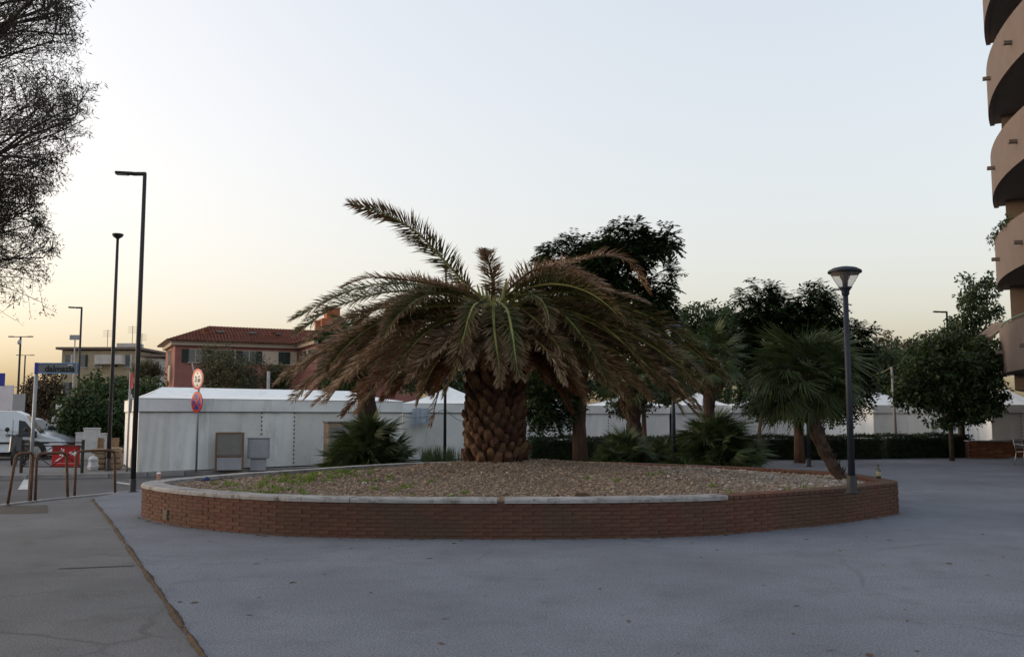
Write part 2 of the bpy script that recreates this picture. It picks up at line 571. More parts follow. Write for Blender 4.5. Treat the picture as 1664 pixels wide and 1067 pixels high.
PER = resample(OUT, .01)
NP_ = len(PER)
def per(s):
    i = int(round(s / .01)) % NP_
    t = PER[(i + 2) % NP_] - PER[i - 2]
    t = t / np.linalg.norm(t)
    return PER[i], t, np.array([t[1], -t[0]])
PLEN = NP_ * .01
n_b = int(PLEN / .255)
BL = PLEN / n_b
bricks = []
for c in range(NC):
    for k in range(n_b):
        p, t, nn = per((k + (.5 if c % 2 else 0)) * BL)
        bricks.append((p, t, nn, c))
def brick_front(br):
    p, t, nn, c = br
    return nn[1] < .35 * 1 and (nn @ (np.array([0, 0]) - p)) > -2
front = [q_ for q_ in bricks if (q_[2] @ (-q_[0])) > 0]
back = [q_ for q_ in bricks if (q_[2] @ (-q_[0])) <= 0]
front.sort(key=lambda q_: np.hypot(q_[0][0] * .9, q_[0][1]))
proto = None
for j, (p, t, nn, c) in enumerate(front[:290]):
    if proto is None:
        proto = MB().box((0, 0, 0), (BL - .009, .10, COURSE - .006), bev=.003).build('brick', M_brick, planter, local=True); o = proto
    else:
        o = link('brick', proto.data, planter)
    q = p - nn * (.05 - random.uniform(-.0015, .002))
    o.location = Vector((q[0], q[1], (c + .5) * COURSE)) - planter.location
    o.rotation_euler = (random.uniform(-.01, .01), random.uniform(-.008, .008), math.atan2(t[1], t[0]) + random.uniform(-.006, .006))
b = MB()
for (p, t, nn, c) in front[290:] + back:
    q = p - nn * (.05 - random.uniform(-.002, .004))
    b.box((q[0], q[1], (c + .5) * COURSE), (BL - .009, .10, COURSE - .010), rot=math.atan2(t[1], t[0]), bev=.005)
# coping range along the perimeter: from the far side round the left to where the slabs stop at the right
def s_of(px, py, z):
    g_ = ground(px, py, z)
    return np.argmin(np.hypot(PER[:, 0] - g_.x, PER[:, 1] - g_.y)) * .01
s_end = s_of(1255, 811, TOPZ)
s_far = np.argmin(np.hypot(PER[:, 0] - 0.4, PER[:, 1] - 22.4)) * .01
span = (s_end - s_far) % PLEN
n_c = int(round(span / 1.02))
CL = span / n_c
headers = []
s = s_end + .06
while ((s - s_end) % PLEN) < PLEN - span - .04:
    headers.append(per(s)); s += .118
hp = [h_ for h_ in headers]
for (p, t, nn) in hp:
    q = p - nn * (.15 - random.uniform(-.003, .003))
    b.box((q[0], q[1], HB + .031), (.107, .305, .055), rot=math.atan2(t[1], t[0]), bev=.006)
tag(b.build('brick_courses', M_brick, planter), kind='stuff')
skip = None
best = 1e9
for k in range(n_c):
    s0 = s_far + k * CL
    # each slab is bent with the wall: 4 slices
    b = MB()
    g0, g1 = s0 + .003, s0 + CL - .003
    px_mid = per((g0 + g1) / 2)[0]
    cracked = abs(px_mid[0] + .35) < .5 and px_mid[1] < 13
    if cracked: g0 += .0; g1 -= .10
    ns = 6
    dz = random.uniform(-.003, .003)
    sl = []
    for j in range(ns + 1):
        p, t, nn = per(g0 + (g1 - g0) * j / ns)
        rag = random.uniform(-.008, .006)
        o1 = p + nn * (.022 + rag * .8); i1 = p - nn * .31
        z0_, z1_ = HB + .004, HB + .062 + dz + random.uniform(-.003, .003)
        ch = .012 + random.uniform(0, .012)
        o2 = o1 - nn * ch
        sl.append([(o1[0], o1[1], z0_), (o1[0], o1[1], z1_ - ch), (o2[0], o2[1], z1_), (i1[0], i1[1], z1_), (i1[0], i1[1], z0_)])
    vs_ = [p for s_ in sl for p in s_]
    fs_ = []
    for j in range(ns):
        for m_ in range(5):
            a0, a1 = j * 5 + m_, j * 5 + (m_ + 1) % 5
            fs_.append([a0, a1, a1 + 5, a0 + 5])
    fs_.append([0, 1, 2, 3, 4]); fs_.append([ns * 5 + j for j in (4, 3, 2, 1, 0)])
    b.add(vs_, fs_)
    b.build('coping_slab', M_cope, planter)
# small weathered metal vent in the brick face
p, t, nn = per(s_of(299, 850, 0))
rz = math.atan2(t[1], t[0])
M_iron = mat('old_iron', (.07, .06, .05), .7, .3, 20, .4, 60, metal=.4)
vent = MB()
vc = Vector((p[0] + nn[0] * .006, p[1] + nn[1] * .006, .15))
vent.box(vc, (.15, .02, .15), rz, bev=.004)
vo_ = vent.build('vent_plate', M_iron, planter)
for k in range(3):
    MB().box(vc + Vector((nn[0] * .012, nn[1] * .012, -.045 + k * .045)), (.12, .012, .018), rz).build('vent_slat', M_iron, vo_)

# soil mound inside
def mound_z(x, y):
    d = edge_dist(OUT, x, y)
    e = np.clip((d - .25) / 4.2, 0, 1)
    base = .455 + .26 * (e * e * (3 - 2 * e))
    r = np.hypot(np.asarray(x) + .3, np.asarray(y) - 17.0)
    base = base + .10 * np.clip(1 - r / 1.8, 0, 1)
    return base + .02 * np.sin(np.asarray(x) * 2.3 + np.asarray(y) * .7) * np.sin(np.asarray(y) * 1.9 + .5)
M_soil = mat('planter_soil', (.155, .115, .08), .95, .4, 5, .9, 40)
ctr = np.array([.3, 16.8])
V = []; F = []
K = 26
for k in range(K + 1):
    f = k / K
    pts = ctr + (OUT - NORM * .27 - ctr) * f
    V.append(np.column_stack([pts, mound_z(pts[:, 0], pts[:, 1]) + (0 if k < K else -.02)]))
V = np.vstack(V)
for k in range(K):
    for i in range(NO):
        F.append((k * NO + i, k * NO + (i + 1) % NO, (k + 1) * NO + (i + 1) % NO, (k + 1) * NO + i))
soil = link('soil_bed', np_mesh('soil_bed', V, F, M_soil, smooth=True))
tag(soil, 'brown soil mound filling the round planter', kind='structure')

# gravel: loose stones, uncountable
M_gravel = mat('gravel', (.235, .175, .13), .9, .2, 30, 0, 60, island=.36)
M_gravel2 = mat('pale_gravel', (.32, .30, .275), .9, .2, 30, 0, 60, island=.3)
base_v = np.array([[1, 0, 0], [-.5, .87, 0], [-.5, -.87, 0], [.3, .5, .75], [-.6, 0, .7], [.3, -.5, .8], [0, 0, -.5]])
base_f = np.array([[3, 4, 5], [0, 1, 3], [1, 4, 3], [1, 2, 4], [2, 5, 4], [2, 0, 5], [0, 3, 5], [0, 6, 1], [1, 6, 2], [2, 6, 0]])
NG = 75000
gx = rng.uniform(-6.2, 6.6, NG * 3); gy = rng.uniform(11.9, 22.4, NG * 3)
keep = rng.random(NG * 3) < np.clip(1.5 - (gy - 12) / 8, .16, 1)
gx, gy = gx[keep], gy[keep]
INN = OUT - NORM * .30
ok = inside(INN, gx, gy) & (np.hypot(gx + .3, gy - 17) > .5)
gx, gy = gx[ok][:NG], gy[ok][:NG]
n = len(gx)
gs = rng.lognormal(-4.3, .42, n)
gs = np.clip(gs, .009, .05)
ang = rng.uniform(0, 6.28, n)
sc = np.stack([gs * rng.uniform(.7, 1.3, n), gs * rng.uniform(.7, 1.3, n), gs * rng.uniform(.5, .9, n)], 1)
V = base_v[None] * sc[:, None, :] * (1 + .25 * rng.standard_normal((n, 7, 1)))
ca, sa = np.cos(ang)[:, None], np.sin(ang)[:, None]
V = np.stack([V[..., 0] * ca - V[..., 1] * sa, V[..., 0] * sa + V[..., 1] * ca, V[..., 2]], -1)
V[..., 0] += gx[:, None]; V[..., 1] += gy[:, None]; V[..., 2] += (mound_z(gx, gy) + gs * .15)[:, None]
F = (base_f[None] + (np.arange(n) * 7)[:, None, None]).reshape(-1, 3)
pale = (rng.random(n) < np.clip((gx - 2.0) / 5, .05, .6) * np.clip((gy - 13.0) / 3.5, .25, 1.0))
gr = link('gravel', np_mesh('gravel', V.reshape(-1, 3), F, [M_gravel, M_gravel2], mi=np.repeat(pale.astype(int), 10)))
tag(gr, 'loose tan and grey gravel covering the planter mound', kind='stuff')

# weeds: short grass in the gravel
M_weed = mat('weed_green', (.13, .19, .035), .7, .3, 8, island=.45, transl=.25)
def blades(centers, n_each, h, spread, name, m, label, zf):
    P = []
    for (x, y, rr) in centers:
        k = n_each
        a = rng.uniform(0, 6.28, k); r = rr * np.sqrt(rng.random(k))
        P.append(np.stack([x + np.cos(a) * r, y + np.sin(a) * r * .8], 1))
    P = np.vstack(P); k = len(P)
    z = zf(P[:, 0], P[:, 1])
    hh = h * rng.uniform(.5, 1.3, k)
    az = rng.uniform(0, 6.28, k); ln = rng.uniform(.1, spread, k)
    wv = np.stack([-np.sin(az), np.cos(az), np.zeros(k)], 1) * .006
    base = np.column_stack([P, z - .005])
    tip = base + np.stack([np.cos(az) * ln * hh, np.sin(az) * ln * hh, hh], 1)
    mid = (base + tip) / 2 + np.stack([np.zeros(k), np.zeros(k), hh * .12], 1)
    V = np.stack([base - wv, base + wv, mid + wv * .8, mid - wv * .8, tip], 1).reshape(-1, 3)
    i0 = np.arange(k)[:, None] * 5
    F = np.vstack([i0 + np.array([[0, 1, 2]]), i0 + np.array([[0, 2, 3]]), i0 + np.array([[3, 2, 4]])])
    o = link(name, np_mesh(name, V, F, m))
    return tag(o, label, kind='stuff')
cl = []
for px, py, rr, k in ((470, 780, .5, 30), (520, 775, .55, 40), (560, 778, .4, 14), (345, 797, .45, 22), (390, 793, .5, 20), (440, 795, .5, 18), (610, 785, .5, 8), (850, 808, .4, 6), (720, 795, .6, 6), (1200, 790, .5, 5), (1330, 790, .4, 6), (1010, 780, .6, 4)):
    g_ = ground(px, py, .56)
    for _ in range(k):
        cl.append((g_.x + random.gauss(0, rr * .8), g_.y + random.gauss(0, rr), .07))
cl = [c for c in cl if inside(INN, np.array([c[0]]), np.array([c[1]]))[0]]
blades(cl, 26, .07, .8, 'weed_grass', M_weed, 'short bright green weeds growing through the planter gravel', mound_z)
# dry debris on the bed
M_bark = mat('dead_wood', (.055, .034, .022), .95, .4, 10, .6, 40)
M_litter = mat('palm_litter', (.10, .065, .04), .95, .4, 10, .5, 40, island=.4)
def debris(px, py, w, label):
    g_ = ground(px, py, .52)
    z = float(mound_z(np.array([g_.x]), np.array([g_.y]))[0])
    b = MB()
    pts = [(g_.x + w * (k / 6 - .5), g_.y + .05 * math.sin(k * 1.7), z + .03 + .03 * math.sin(k * 1.1)) for k in range(7)]
    b.tube(pts, [.02, .045, .05, .04, .05, .035, .015], 7)
    b.tube([pts[2], (pts[2][0] + .1, pts[2][1] - .12, z + .05)], [.025, .01], 5)
    b.tube([pts[4], (pts[4][0] + .14, pts[4][1] + .1, z + .06)], [.022, .01], 5)
    o = b.build('fallen_stalk', M_bark)
    tag(o, label, 'dead stalk')
debris(705, 758, .55, 'dead brown stalk lying on the gravel near the palm trunk')
debris(960, 806, .5, 'dead dark stalk lying on the gravel just behind the front coping')

# small dead leaves and litter blown over the paving
n = 150
lx = rng.uniform(-5, 9, n); ly = rng.uniform(4.5, 14, n)
kk = ~inside(OUT, lx, ly) & (np.interp(ly, Jc[::-1][:, 1] if Jc[0, 1] > Jc[-1, 1] else Jc[:, 1], Jc[::-1][:, 0] if Jc[0, 1] > Jc[-1, 1] else Jc[:, 0]) < lx - .1)
lx, ly = lx[kk], ly[kk]
# more of it gathers along the foot of the brick wall
ii = rng.integers(0, NO, 500); sel = (NORM[ii] * -OUT[ii]).sum(1) > 0; ii = ii[sel]
off = .01 + np.abs(rng.normal(0, .07, len(ii)))
lx = np.concatenate([lx, OUT[ii, 0] + NORM[ii, 0] * off]); ly = np.concatenate([ly, OUT[ii, 1] + NORM[ii, 1] * off])
n = len(lx)
a = rng.uniform(0, 6.28, n); L_ = rng.uniform(.012, .05, n); W_ = L_ * rng.uniform(.2, .6, n)
dx, dy = np.cos(a), np.sin(a)
z0 = np.full(n, .021)
V = np.stack([np.stack([lx - dx * L_, ly - dy * L_, z0], 1), np.stack([lx + dy * W_, ly - dx * W_, z0 + rng.uniform(.002, .012, n)], 1),
              np.stack([lx + dx * L_, ly + dy * L_, z0 + rng.uniform(0, .01, n)], 1), np.stack([lx - dy * W_, ly + dx * W_, z0 + .002], 1)], 1).reshape(-1, 3)
lit = link('leaf_litter', np_mesh('leaf_litter', V, np.arange(4 * n).reshape(-1, 4), M_litter))
tag(lit, 'scattered dead leaf bits and litter on the plaza paving', kind='stuff')
# ------------------------------------------------------------------ big date palm
def frond_material():
    m = bpy.data.materials.new('frond_leaflets'); m.use_nodes = True
    nt = m.node_tree; N, L = nt.nodes, nt.links
    b = N['Principled BSDF']; b.inputs['Roughness'].default_value = .55; b.inputs['Specular IOR Level'].default_value = .35
    a = N.new('ShaderNodeAttribute'); a.attribute_name = 'dry'
    rp = N.new('ShaderNodeValToRGB')
    e = rp.color_ramp.elements
    e[0].position = 0; e[0].color = (.045, .065, .014, 1)
    e[1].position = 1; e[1].color = (.105, .043, .020, 1)
    for p_, c_ in ((.28, (.055, .062, .016, 1)), (.46, (.100, .066, .026, 1)), (.60, (.195, .120, .060, 1)), (.70, (.36, .26, .17, 1)), (.84, (.180, .078, .033, 1))):
        x = e.new(p_); x.color = c_
    geo = N.new('ShaderNodeNewGeometry')
    mr = N.new('ShaderNodeMapRange'); mr.inputs[3].default_value = -.09; mr.inputs[4].default_value = .09
    L.new(geo.outputs['Random Per Island'], mr.inputs[0])
    ad = N.new('ShaderNodeMath'); ad.operation = 'ADD'
    L.new(a.outputs['Fac'], ad.inputs[0]); L.new(mr.outputs[0], ad.inputs[1])
    L.new(ad.outputs[0], rp.inputs[0])
    L.new(rp.outputs[0], b.inputs['Base Color'])
    tr = N.new('ShaderNodeBsdfTranslucent'); L.new(rp.outputs[0], tr.inputs[0])
    mx = N.new('ShaderNodeMixShader'); mx.inputs[0].default_value = .22
    L.new(b.outputs[0], mx.inputs[1]); L.new(tr.outputs[0], mx.inputs[2])
    L.new(mx.outputs[0], N['Material Output'].inputs[0])
    return m
M_leaflet = frond_material()
M_rachis = mat('frond_rachis', (.20, .19, .055), .6, .25, 6)
M_rachis_dry = mat('frond_rachis_dry', (.16, .10, .05), .8, .25, 6)

def frond_mesh(path, dry, nleaf=105, llen=.42, roll=0.0, sparse=0.0, vee=.45, sag=.25, tipdry=.35):
    """path: rachis points (world-ish, relative to crown). Leaflets in two ranks along it."""
    P = catmull(path, 10, closed=False)
    P = resample(P, np.linalg.norm(np.diff(P, axis=0), axis=1).sum() / 40, closed=False)
    n = len(P)
    T = np.gradient(P, axis=0); T /= np.linalg.norm(T, axis=1)[:, None]
    up = np.array([0, 0, 1.0])
    S = np.cross(T, up)
    ln = np.linalg.norm(S, axis=1)
    h = P[-1] - P[0]; h[2] = 0
    fb = np.cross(h / (np.linalg.norm(h) + 1e-6), up)
    S = np.where(ln[:, None] < .25, fb[None], S / np.maximum(ln, 1e-6)[:, None])
    S /= np.linalg.norm(S, axis=1)[:, None]
    U = np.cross(S, T)
    rl = (roll * np.linspace(.35, 1, n))[:, None]
    cr, sr = np.cos(rl), np.sin(rl)
    S, U = S * cr + U * sr, U * cr - S * sr
    Vv, Ff, mi, at_ = [], [], [], []
    # rachis: flattened triangular tube
    for i in range(n):
        t = i / (n - 1)
        r = .034 * (1 - t) ** .8 + .004
        for a in (0, 2.09, 4.19):
            Vv.append(P[i] + (S[i] * math.cos(a + .52) + U[i] * math.sin(a + .52) * .7) * r); at_.append(dry)
    for i in range(n - 1):
        for j in range(3):
            a, c = i * 3 + j, i * 3 + (j + 1) % 3
            Ff += [(a, c, c + 3), (a, c + 3, a + 3)]; mi += [1, 1]
    k0 = len(Vv)
    ts = np.repeat(np.linspace(.10, .995, nleaf), 2) + rng.normal(0, .004, nleaf * 2)
    side = np.tile([1.0, -1.0], nleaf)
    ok = rng.random(len(ts)) > sparse
    ts, side = np.clip(ts[ok], .05, 1), side[ok]
    k = len(ts)
    f = ts * (n - 1); i0 = np.minimum(f.astype(int), n - 2); w = (f - i0)[:, None]
    p = P[i0] * (1 - w) + P[i0 + 1] * w
    t_ = T[i0]; s_ = S[i0] * side[:, None]; u_ = U[i0]
    alpha = np.radians(68 - 38 * ts + rng.normal(0, 9, k) + 8 * np.sin(ts * 23 + rng.uniform(0, 6)))[:, None]
    beta = (vee + rng.normal(0, .22, k) + .2 * np.sin(ts * 17 + rng.uniform(0, 6)))[:, None]
    d = np.cos(alpha) * t_ + np.sin(alpha) * (s_ * np.cos(beta) + u_ * np.sin(beta))
    prof = np.interp(ts, [0, .12, .35, .75, .93, 1], [.35, .7, 1, .86, .55, .38])
    L_ = (llen * prof * rng.uniform(.82, 1.12, k))[:, None]
    m1 = p + d * L_ * .5
    d2 = d + np.array([0, 0, -1.0]) * (sag * rng.uniform(.3, 1.5, k))[:, None]
    d2 /= np.linalg.norm(d2, axis=1)[:, None]
    tip = m1 + d2 * L_ * .5
    wv = np.cross(d, u_); wv /= np.maximum(np.linalg.norm(wv, axis=1), 1e-6)[:, None]
    tw = rng.normal(0, .5, k)[:, None]
    wv = wv * np.cos(tw) + u_ * np.sin(tw)
    wd = .0098
    LV = np.stack([p - wv * wd * .6, p + wv * wd * .6, m1 + wv * wd, m1 - wv * wd, tip], 1)
    base = np.arange(k)[:, None] * 5 + k0
    LF = np.concatenate([base + np.array([[0, 1, 2]]), base + np.array([[0, 2, 3]]), base + np.array([[3, 2, 4]])])
    dr = np.clip(dry + tipdry * np.maximum(0, ts - .35) ** 1.3 * (1 - dry), 0, 1)
    da = np.stack([dr - .12, dr - .12, dr - .02, dr - .02, np.minimum(dr + .40, np.maximum(dr, .70))], 1)
    V = np.vstack([np.array(Vv), LV.reshape(-1, 3)])
    F = np.vstack([np.array(Ff), LF])
    mi = np.concatenate([np.array(mi), np.zeros(len(LF), int)])
    A = np.concatenate([np.array(at_), da.ravel()])
    return np_mesh('frond', V, F, [M_leaflet, M_rachis if dry < .6 else M_rachis_dry], mi=mi, attr=A)

PB = Vector((-.30, 17.0, float(mound_z(np.array([-.3]), np.array([17.0]))[0]) - .04))
palm = empty('date_palm', PB)
tag(palm, 'big drooping date palm with stout scaly trunk in the round planter', 'palm tree')
TH = 2.75
def trunk_r(h):
    return np.interp(h, [0, .2, .8, 1.5, 2.1, 2.55, 2.75], [.50, .50, .47, .45, .43, .36, .24])
M_trunk = mat('palm_trunk', (.055, .030, .018), .95, .4, 9, .9, 30)
M_boot = mat('palm_boot', (.080, .040, .023), .9, .45, 14, .9, 60, objrand=.5)
prof = [(float(trunk_r(h)), PB.z + h) for h in np.linspace(0, TH, 14)]
MB().lathe(prof, (PB.x, PB.y, 0), 22).build('trunk', M_trunk, palm)
def boot_mesh(seed):
    r_ = random.Random(seed)
    rings = []
    for (d, z, w, h) in ((-.03, -.05, .085, .055), (.03, -.015, .080, .055), (.075, .035, .066, .046), (.105, .075, .050, .036)):
        ring = []
        for j in range(7):
            a = 2 * math.pi * j / 7 + .2
            ring.append((math.cos(a) * w * (1 + r_.uniform(-.15, .15)), d + math.sin(a) * -h * .55, z + math.sin(a) * h * (1 + r_.uniform(-.15, .15))))
        rings.append(ring)
    b = MB()
    vs_ = [p for r in rings for p in r]
    fs_ = [[i * 7 + j, i * 7 + (j + 1) % 7, (i + 1) * 7 + (j + 1) % 7, (i + 1) * 7 + j] for i in range(3) for j in range(7)]
    fs_.append([21 + j for j in range(7)])
    b.add(vs_, fs_)
    me = bpy.data.meshes.new('leaf_base')
    me.from_pydata([tuple(v) for v in b.v], [], b.f)
    me.materials.append(M_boot)
    return me
BOOTS = [boot_mesh(s_) for s_ in range(5)]
NBOOT = 300
for i in range(NBOOT):
    h = .03 + (TH - .15) * i / NBOOT
    a = i * math.pi * 2 / (21.35 - 0.0)          # close-packed spiral rows
    a = i * 2.39996
    r = float(trunk_r(h))
    o = link('leaf_base', BOOTS[i % 5], palm)
    # local +Y points outwards
    o.rotation_euler = (random.uniform(-.35, .3), random.uniform(-.4, .4), a - math.pi / 2 + random.uniform(-.18, .18))
    o.location = (math.cos(a) * r, math.sin(a) * r, h)
    s_ = random.uniform(.7, 1.3) * (1.0 if h < 2.2 else .85)
    o.scale = (s_, s_ * random.uniform(.8, 1.15), s_ * random.uniform(1.0, 1.35))

HEART = Vector((-.35, 17.0, 3.62))
def add_frond(path, dry, **kw):
    me = frond_mesh([Vector(p) - PB for p in path], dry, **kw)
    return link('frond', me, palm)
def arc(az, e0, e1, L_, k=1.0, start=.25, bend=0.0, h0=0.0, zmin=None):
    """rachis leaving the crown at azimuth az (deg, 0 = +X, 90 = away), elevation e0 -> e1 along the length"""
    pts = []
    p = HEART + Vector((math.cos(R(az)) * start, math.sin(R(az)) * start, h0))
    N_ = 10
    pts.append(p)
    for i in range(N_):
        t = (i + .5) / N_
        e = R(e0 + (e1 - e0) * t ** k)
        a = R(az + bend * t)
        p = p + Vector((math.cos(a) * math.cos(e), math.sin(a) * math.cos(e), math.sin(e))) * (L_ / N_)
        if zmin is not None and p.z < zmin and len(pts) > 3:
            break
        pts.append(p)
    return pts
# the fronds that make the outline, measured as bearing, rise and length
def via(pl):
    return [at(x, y, Y) for x, y, Y in pl]
add_frond(via([(785, 485, 16.95), (757, 462, 16.8), (722, 424, 16.6), (678, 379, 16.3), (628, 349, 16.1), (569, 331, 16.0)]), .36, nleaf=215, llen=.42, roll=-1.05, vee=.1, sag=.06, tipdry=.75)
add_frond(via([(775, 488, 17.1), (735, 473, 17.2), (664, 461, 17.4), (600, 464, 17.5), (540, 484, 17.6), (474, 518, 17.7)]), .18, nleaf=205, llen=.42, roll=.8, vee=.2, sag=.1)
add_frond(via([(778, 486, 16.7), (745, 470, 16.3), (690, 459, 15.9), (630, 452, 15.7), (595, 452, 15.6), (556, 466, 15.6)]), .74, nleaf=150, llen=.32, sag=.2)
add_frond(via([(800, 488, 16.9), (801, 465, 16.5), (797, 438, 16.1), (791, 418, 15.8), (786, 404, 15.4)]), .62, nleaf=130, llen=.34, vee=.15, sag=.1)
add_frond(via([(815, 484, 17.0), (838, 460, 16.8), (872, 438, 16.6), (915, 438, 16.4), (950, 448, 16.2), (985, 466, 16.0)]), .76, nleaf=160, llen=.40, sag=.25)
add_frond(via([(820, 486, 17.3), (860, 452, 17.6), (915, 430, 18.0), (975, 416, 18.4), (1022, 427, 18.7), (1054, 474, 18.9)]), .78, nleaf=170, llen=.38, sag=.35)
add_frond(via([(818, 486, 17.0), (850, 462, 16.9), (885, 448, 16.8), (925, 450, 16.7), (985, 472, 16.5), (1050, 492, 16.3)]), .66, nleaf=165, llen=.40)
add_frond(via([(815, 490, 16.6), (850, 478, 16.2), (875, 484, 15.9), (889, 505, 15.7), (893, 532, 15.6)]), .30, nleaf=130, llen=.36, vee=.2)
add_frond(via([(812, 492, 16.5), (824, 505, 15.9), (832, 540, 15.5), (838, 582, 15.3), (845, 614, 15.25)]), .22, nleaf=140, llen=.36, vee=.1, tipdry=.6)
add_frond(via([(803, 492, 16.5), (802, 520, 15.8), (806, 560, 15.5), (811, 596, 15.4), (812, 624, 15.4)]), .40, nleaf=135, llen=.34, vee=.1, tipdry=.6)
add_frond(via([(790, 490, 16.6), (772, 495, 15.9), (762, 515, 15.6), (754, 545, 15.5), (742, 590, 15.4)]), .28, nleaf=140, llen=.36, vee=.15, tipdry=.6)
add_frond(via([(780, 500, 16.6), (765, 520, 16.0), (750, 560, 15.6), (738, 600, 15.5), (722, 642, 15.5)]), .52, nleaf=140, llen=.36, vee=.2)
add_frond(via([(775, 500, 16.8), (750, 520, 16.6), (728, 580, 16.4), (712, 640, 16.4), (700, 690, 16.5)]), .86, nleaf=80, llen=.30, sag=.6, sparse=.3)
add_frond(via([(840, 500, 16.6), (870, 520, 16.0), (905, 560, 15.7), (930, 590, 15.6), (938, 604, 15.6)]), .50, nleaf=135, llen=.38, vee=.2)
add_frond(via([(845, 490, 16.7), (900, 500, 16.2), (945, 545, 15.8), (975, 595, 15.6), (990, 625, 15.6)]), .30, nleaf=160, llen=.40, vee=.25)
add_frond(via([(850, 485, 16.8), (930, 475, 16.5), (1010, 510, 16.2), (1060, 545, 16.1), (1090, 575, 16.1)]), .24, nleaf=170, llen=.42)
# left cascade
left = [(188, 22, -42, 4.5, .30), (196, 10, -42, 4.4, .50), (182, 8, -45, 4.6, .42), (203, 14, -55, 4.2, .34), (175, 4, -50, 4.4, .62), (190, -4, -46, 4.5, .70),
        (210, 0, -55, 4.1, .55), (198, -14, -50, 4.3, .75), (178, -16, -52, 4.2, .60), (186, -24, -55, 4.1, .85), (216, -12, -62, 3.8, .68), (168, -8, -56, 4.1, .72),
        (224, 4, -68, 3.5, .35), (206, -26, -60, 3.8, .88), (232, -10, -70, 3.2, .5), (160, 8, -52, 4.3, .4), (194, 2, -38, 4.5, .45)]
right = [(352, 20, -46, 4.4, .24), (344, 10, -46, 4.4, .34), (358, 6, -48, 4.5, .30), (4, 14, -52, 4.4, .5), (336, 12, -58, 4.1, .26), (348, -4, -50, 4.4, .44),
         (8, 0, -55, 4.3, .6), (340, -8, -58, 4.1, .52), (356, -14, -54, 4.3, .62), (330, -4, -64, 3.8, .36), (346, -22, -58, 4.1, .78), (2, -24, -58, 4.1, .82),
         (324, -14, -70, 3.4, .58), (334, -26, -62, 3.7, .85), (14, -10, -58, 4.2, .7), (316, 2, -72, 3.2, .3), (350, 8, -42, 4.5, .28)]
back = [(30, 24, -50, 4.2, .3), (55, 18, -55, 4.2, .35), (80, 30, -45, 4.0, .3), (105, 22, -52, 4.2, .4), (128, 26, -50, 4.1, .3), (148, 14, -54, 4.3, .5),
        (42, -8, -62, 4.0, .7), (68, -12, -64, 3.8, .75), (92, -6, -64, 3.9, .7), (118, -12, -64, 3.9, .8), (140, -14, -62, 4.0, .7), (24, -18, -60, 4.0, .8)]
back += [(150, 36, -38, 3.1, .72), (30, 40, -38, 3.1, .74), (214, 28, -50, 3.0, .34), (328, 30, -50, 3.0, .3), (172, 26, -40, 3.4, .45), (8, 28, -42, 3.5, .4)]
low = [(238, 8, -82, 2.6, .6), (255, -6, -84, 2.3, .7), (272, -2, -84, 2.2, .62), (288, -8, -84, 2.3, .72), (306, 6, -80, 2.6, .58), (320, -4, -76, 3.0, .66), (228, -2, -76, 2.9, .72), (265, -20, -86, 2.2, .85), (282, -22, -86, 2.1, .86), (246, -24, -84, 2.3, .88), (298, -20, -84, 2.3, .88), (245, -32, -80, 2.2, .9), (262, -28, -82, 2.0, .88), (280, -34, -80, 2.0, .9), (300, -26, -78, 2.4, .9), (225, -34, -76, 2.6, .92), (318, -32, -76, 2.6, .92),
       (200, -40, -72, 3.0, .95), (170, -42, -74, 3.0, .95), (340, -40, -72, 3.0, .95), (10, -42, -74, 3.0, .95), (250, 10, -80, 2.4, .45), (292, 6, -80, 2.4, .4)]
def more(lst, n):
    out = []
    for k in range(n):
        az, e0, e1, L_, dr = lst[k % len(lst)]
        out.append((az + random.uniform(-9, 9), e0 + random.uniform(-9, 7), e1 + random.uniform(-6, 8), L_ * random.uniform(.88, 1.04), min(.92, max(.2, dr + random.uniform(-.2, .2)))))
    return out
for az, e0, e1, L_, dr in left + right + back + more(left, 5) + more(right, 7) + more(back, 6):
    kl = .87 if 120 < az % 360 < 240 else .95
    add_frond(arc(az + random.uniform(-4, 4), e0 + random.uniform(-4, 4), e1 * 1.08 + random.uniform(-6, 6), L_ * kl * random.uniform(.86, 1.02), k=random.uniform(.7, 1.05), start=.3,
                  bend=random.uniform(-14, 14), h0=-.25 + .012 * e0, zmin=random.uniform(1.42, 2.1) if 150 < az % 360 < 215 or az % 360 > 325 or az % 360 < 30 else (random.uniform(2.2, 2.7) if 235 < az % 360 < 305 else random.uniform(1.7, 2.4))),
              min(.95, dr + (.0 if dr < .45 else .05)), nleaf=225, llen=random.uniform(.38, .47), roll=random.choice((-1, 1)) * random.uniform(.1, .95), sparse=.02 + .12 * max(0, dr - .5), sag=random.uniform(.15, .4))
for az, e0, e1, L_, dr in low:
    add_frond(arc(az, e0, e1, L_, start=.34, bend=random.uniform(-10, 10), h0=-.55, zmin=random.uniform(2.3, 2.75) if 235 < az < 305 else random.uniform(1.5, 2.3)), dr, nleaf=150, llen=.34, sag=.6, sparse=.2)
# young spear cluster in the heart
b = MB()
for k in range(9):
    a = k * 2.4
    b.tube([HEART + Vector((math.cos(a) * .05, math.sin(a) * .05, -.75)), HEART + Vector((math.cos(a) * .16, math.sin(a) * .16, -.1)), HEART + Vector((math.cos(a) * .3, math.sin(a) * .3, .3 + .1 * (k % 3)))], [.09, .05, .012], 6)
b.build('spear_leaves', M_rachis, palm)

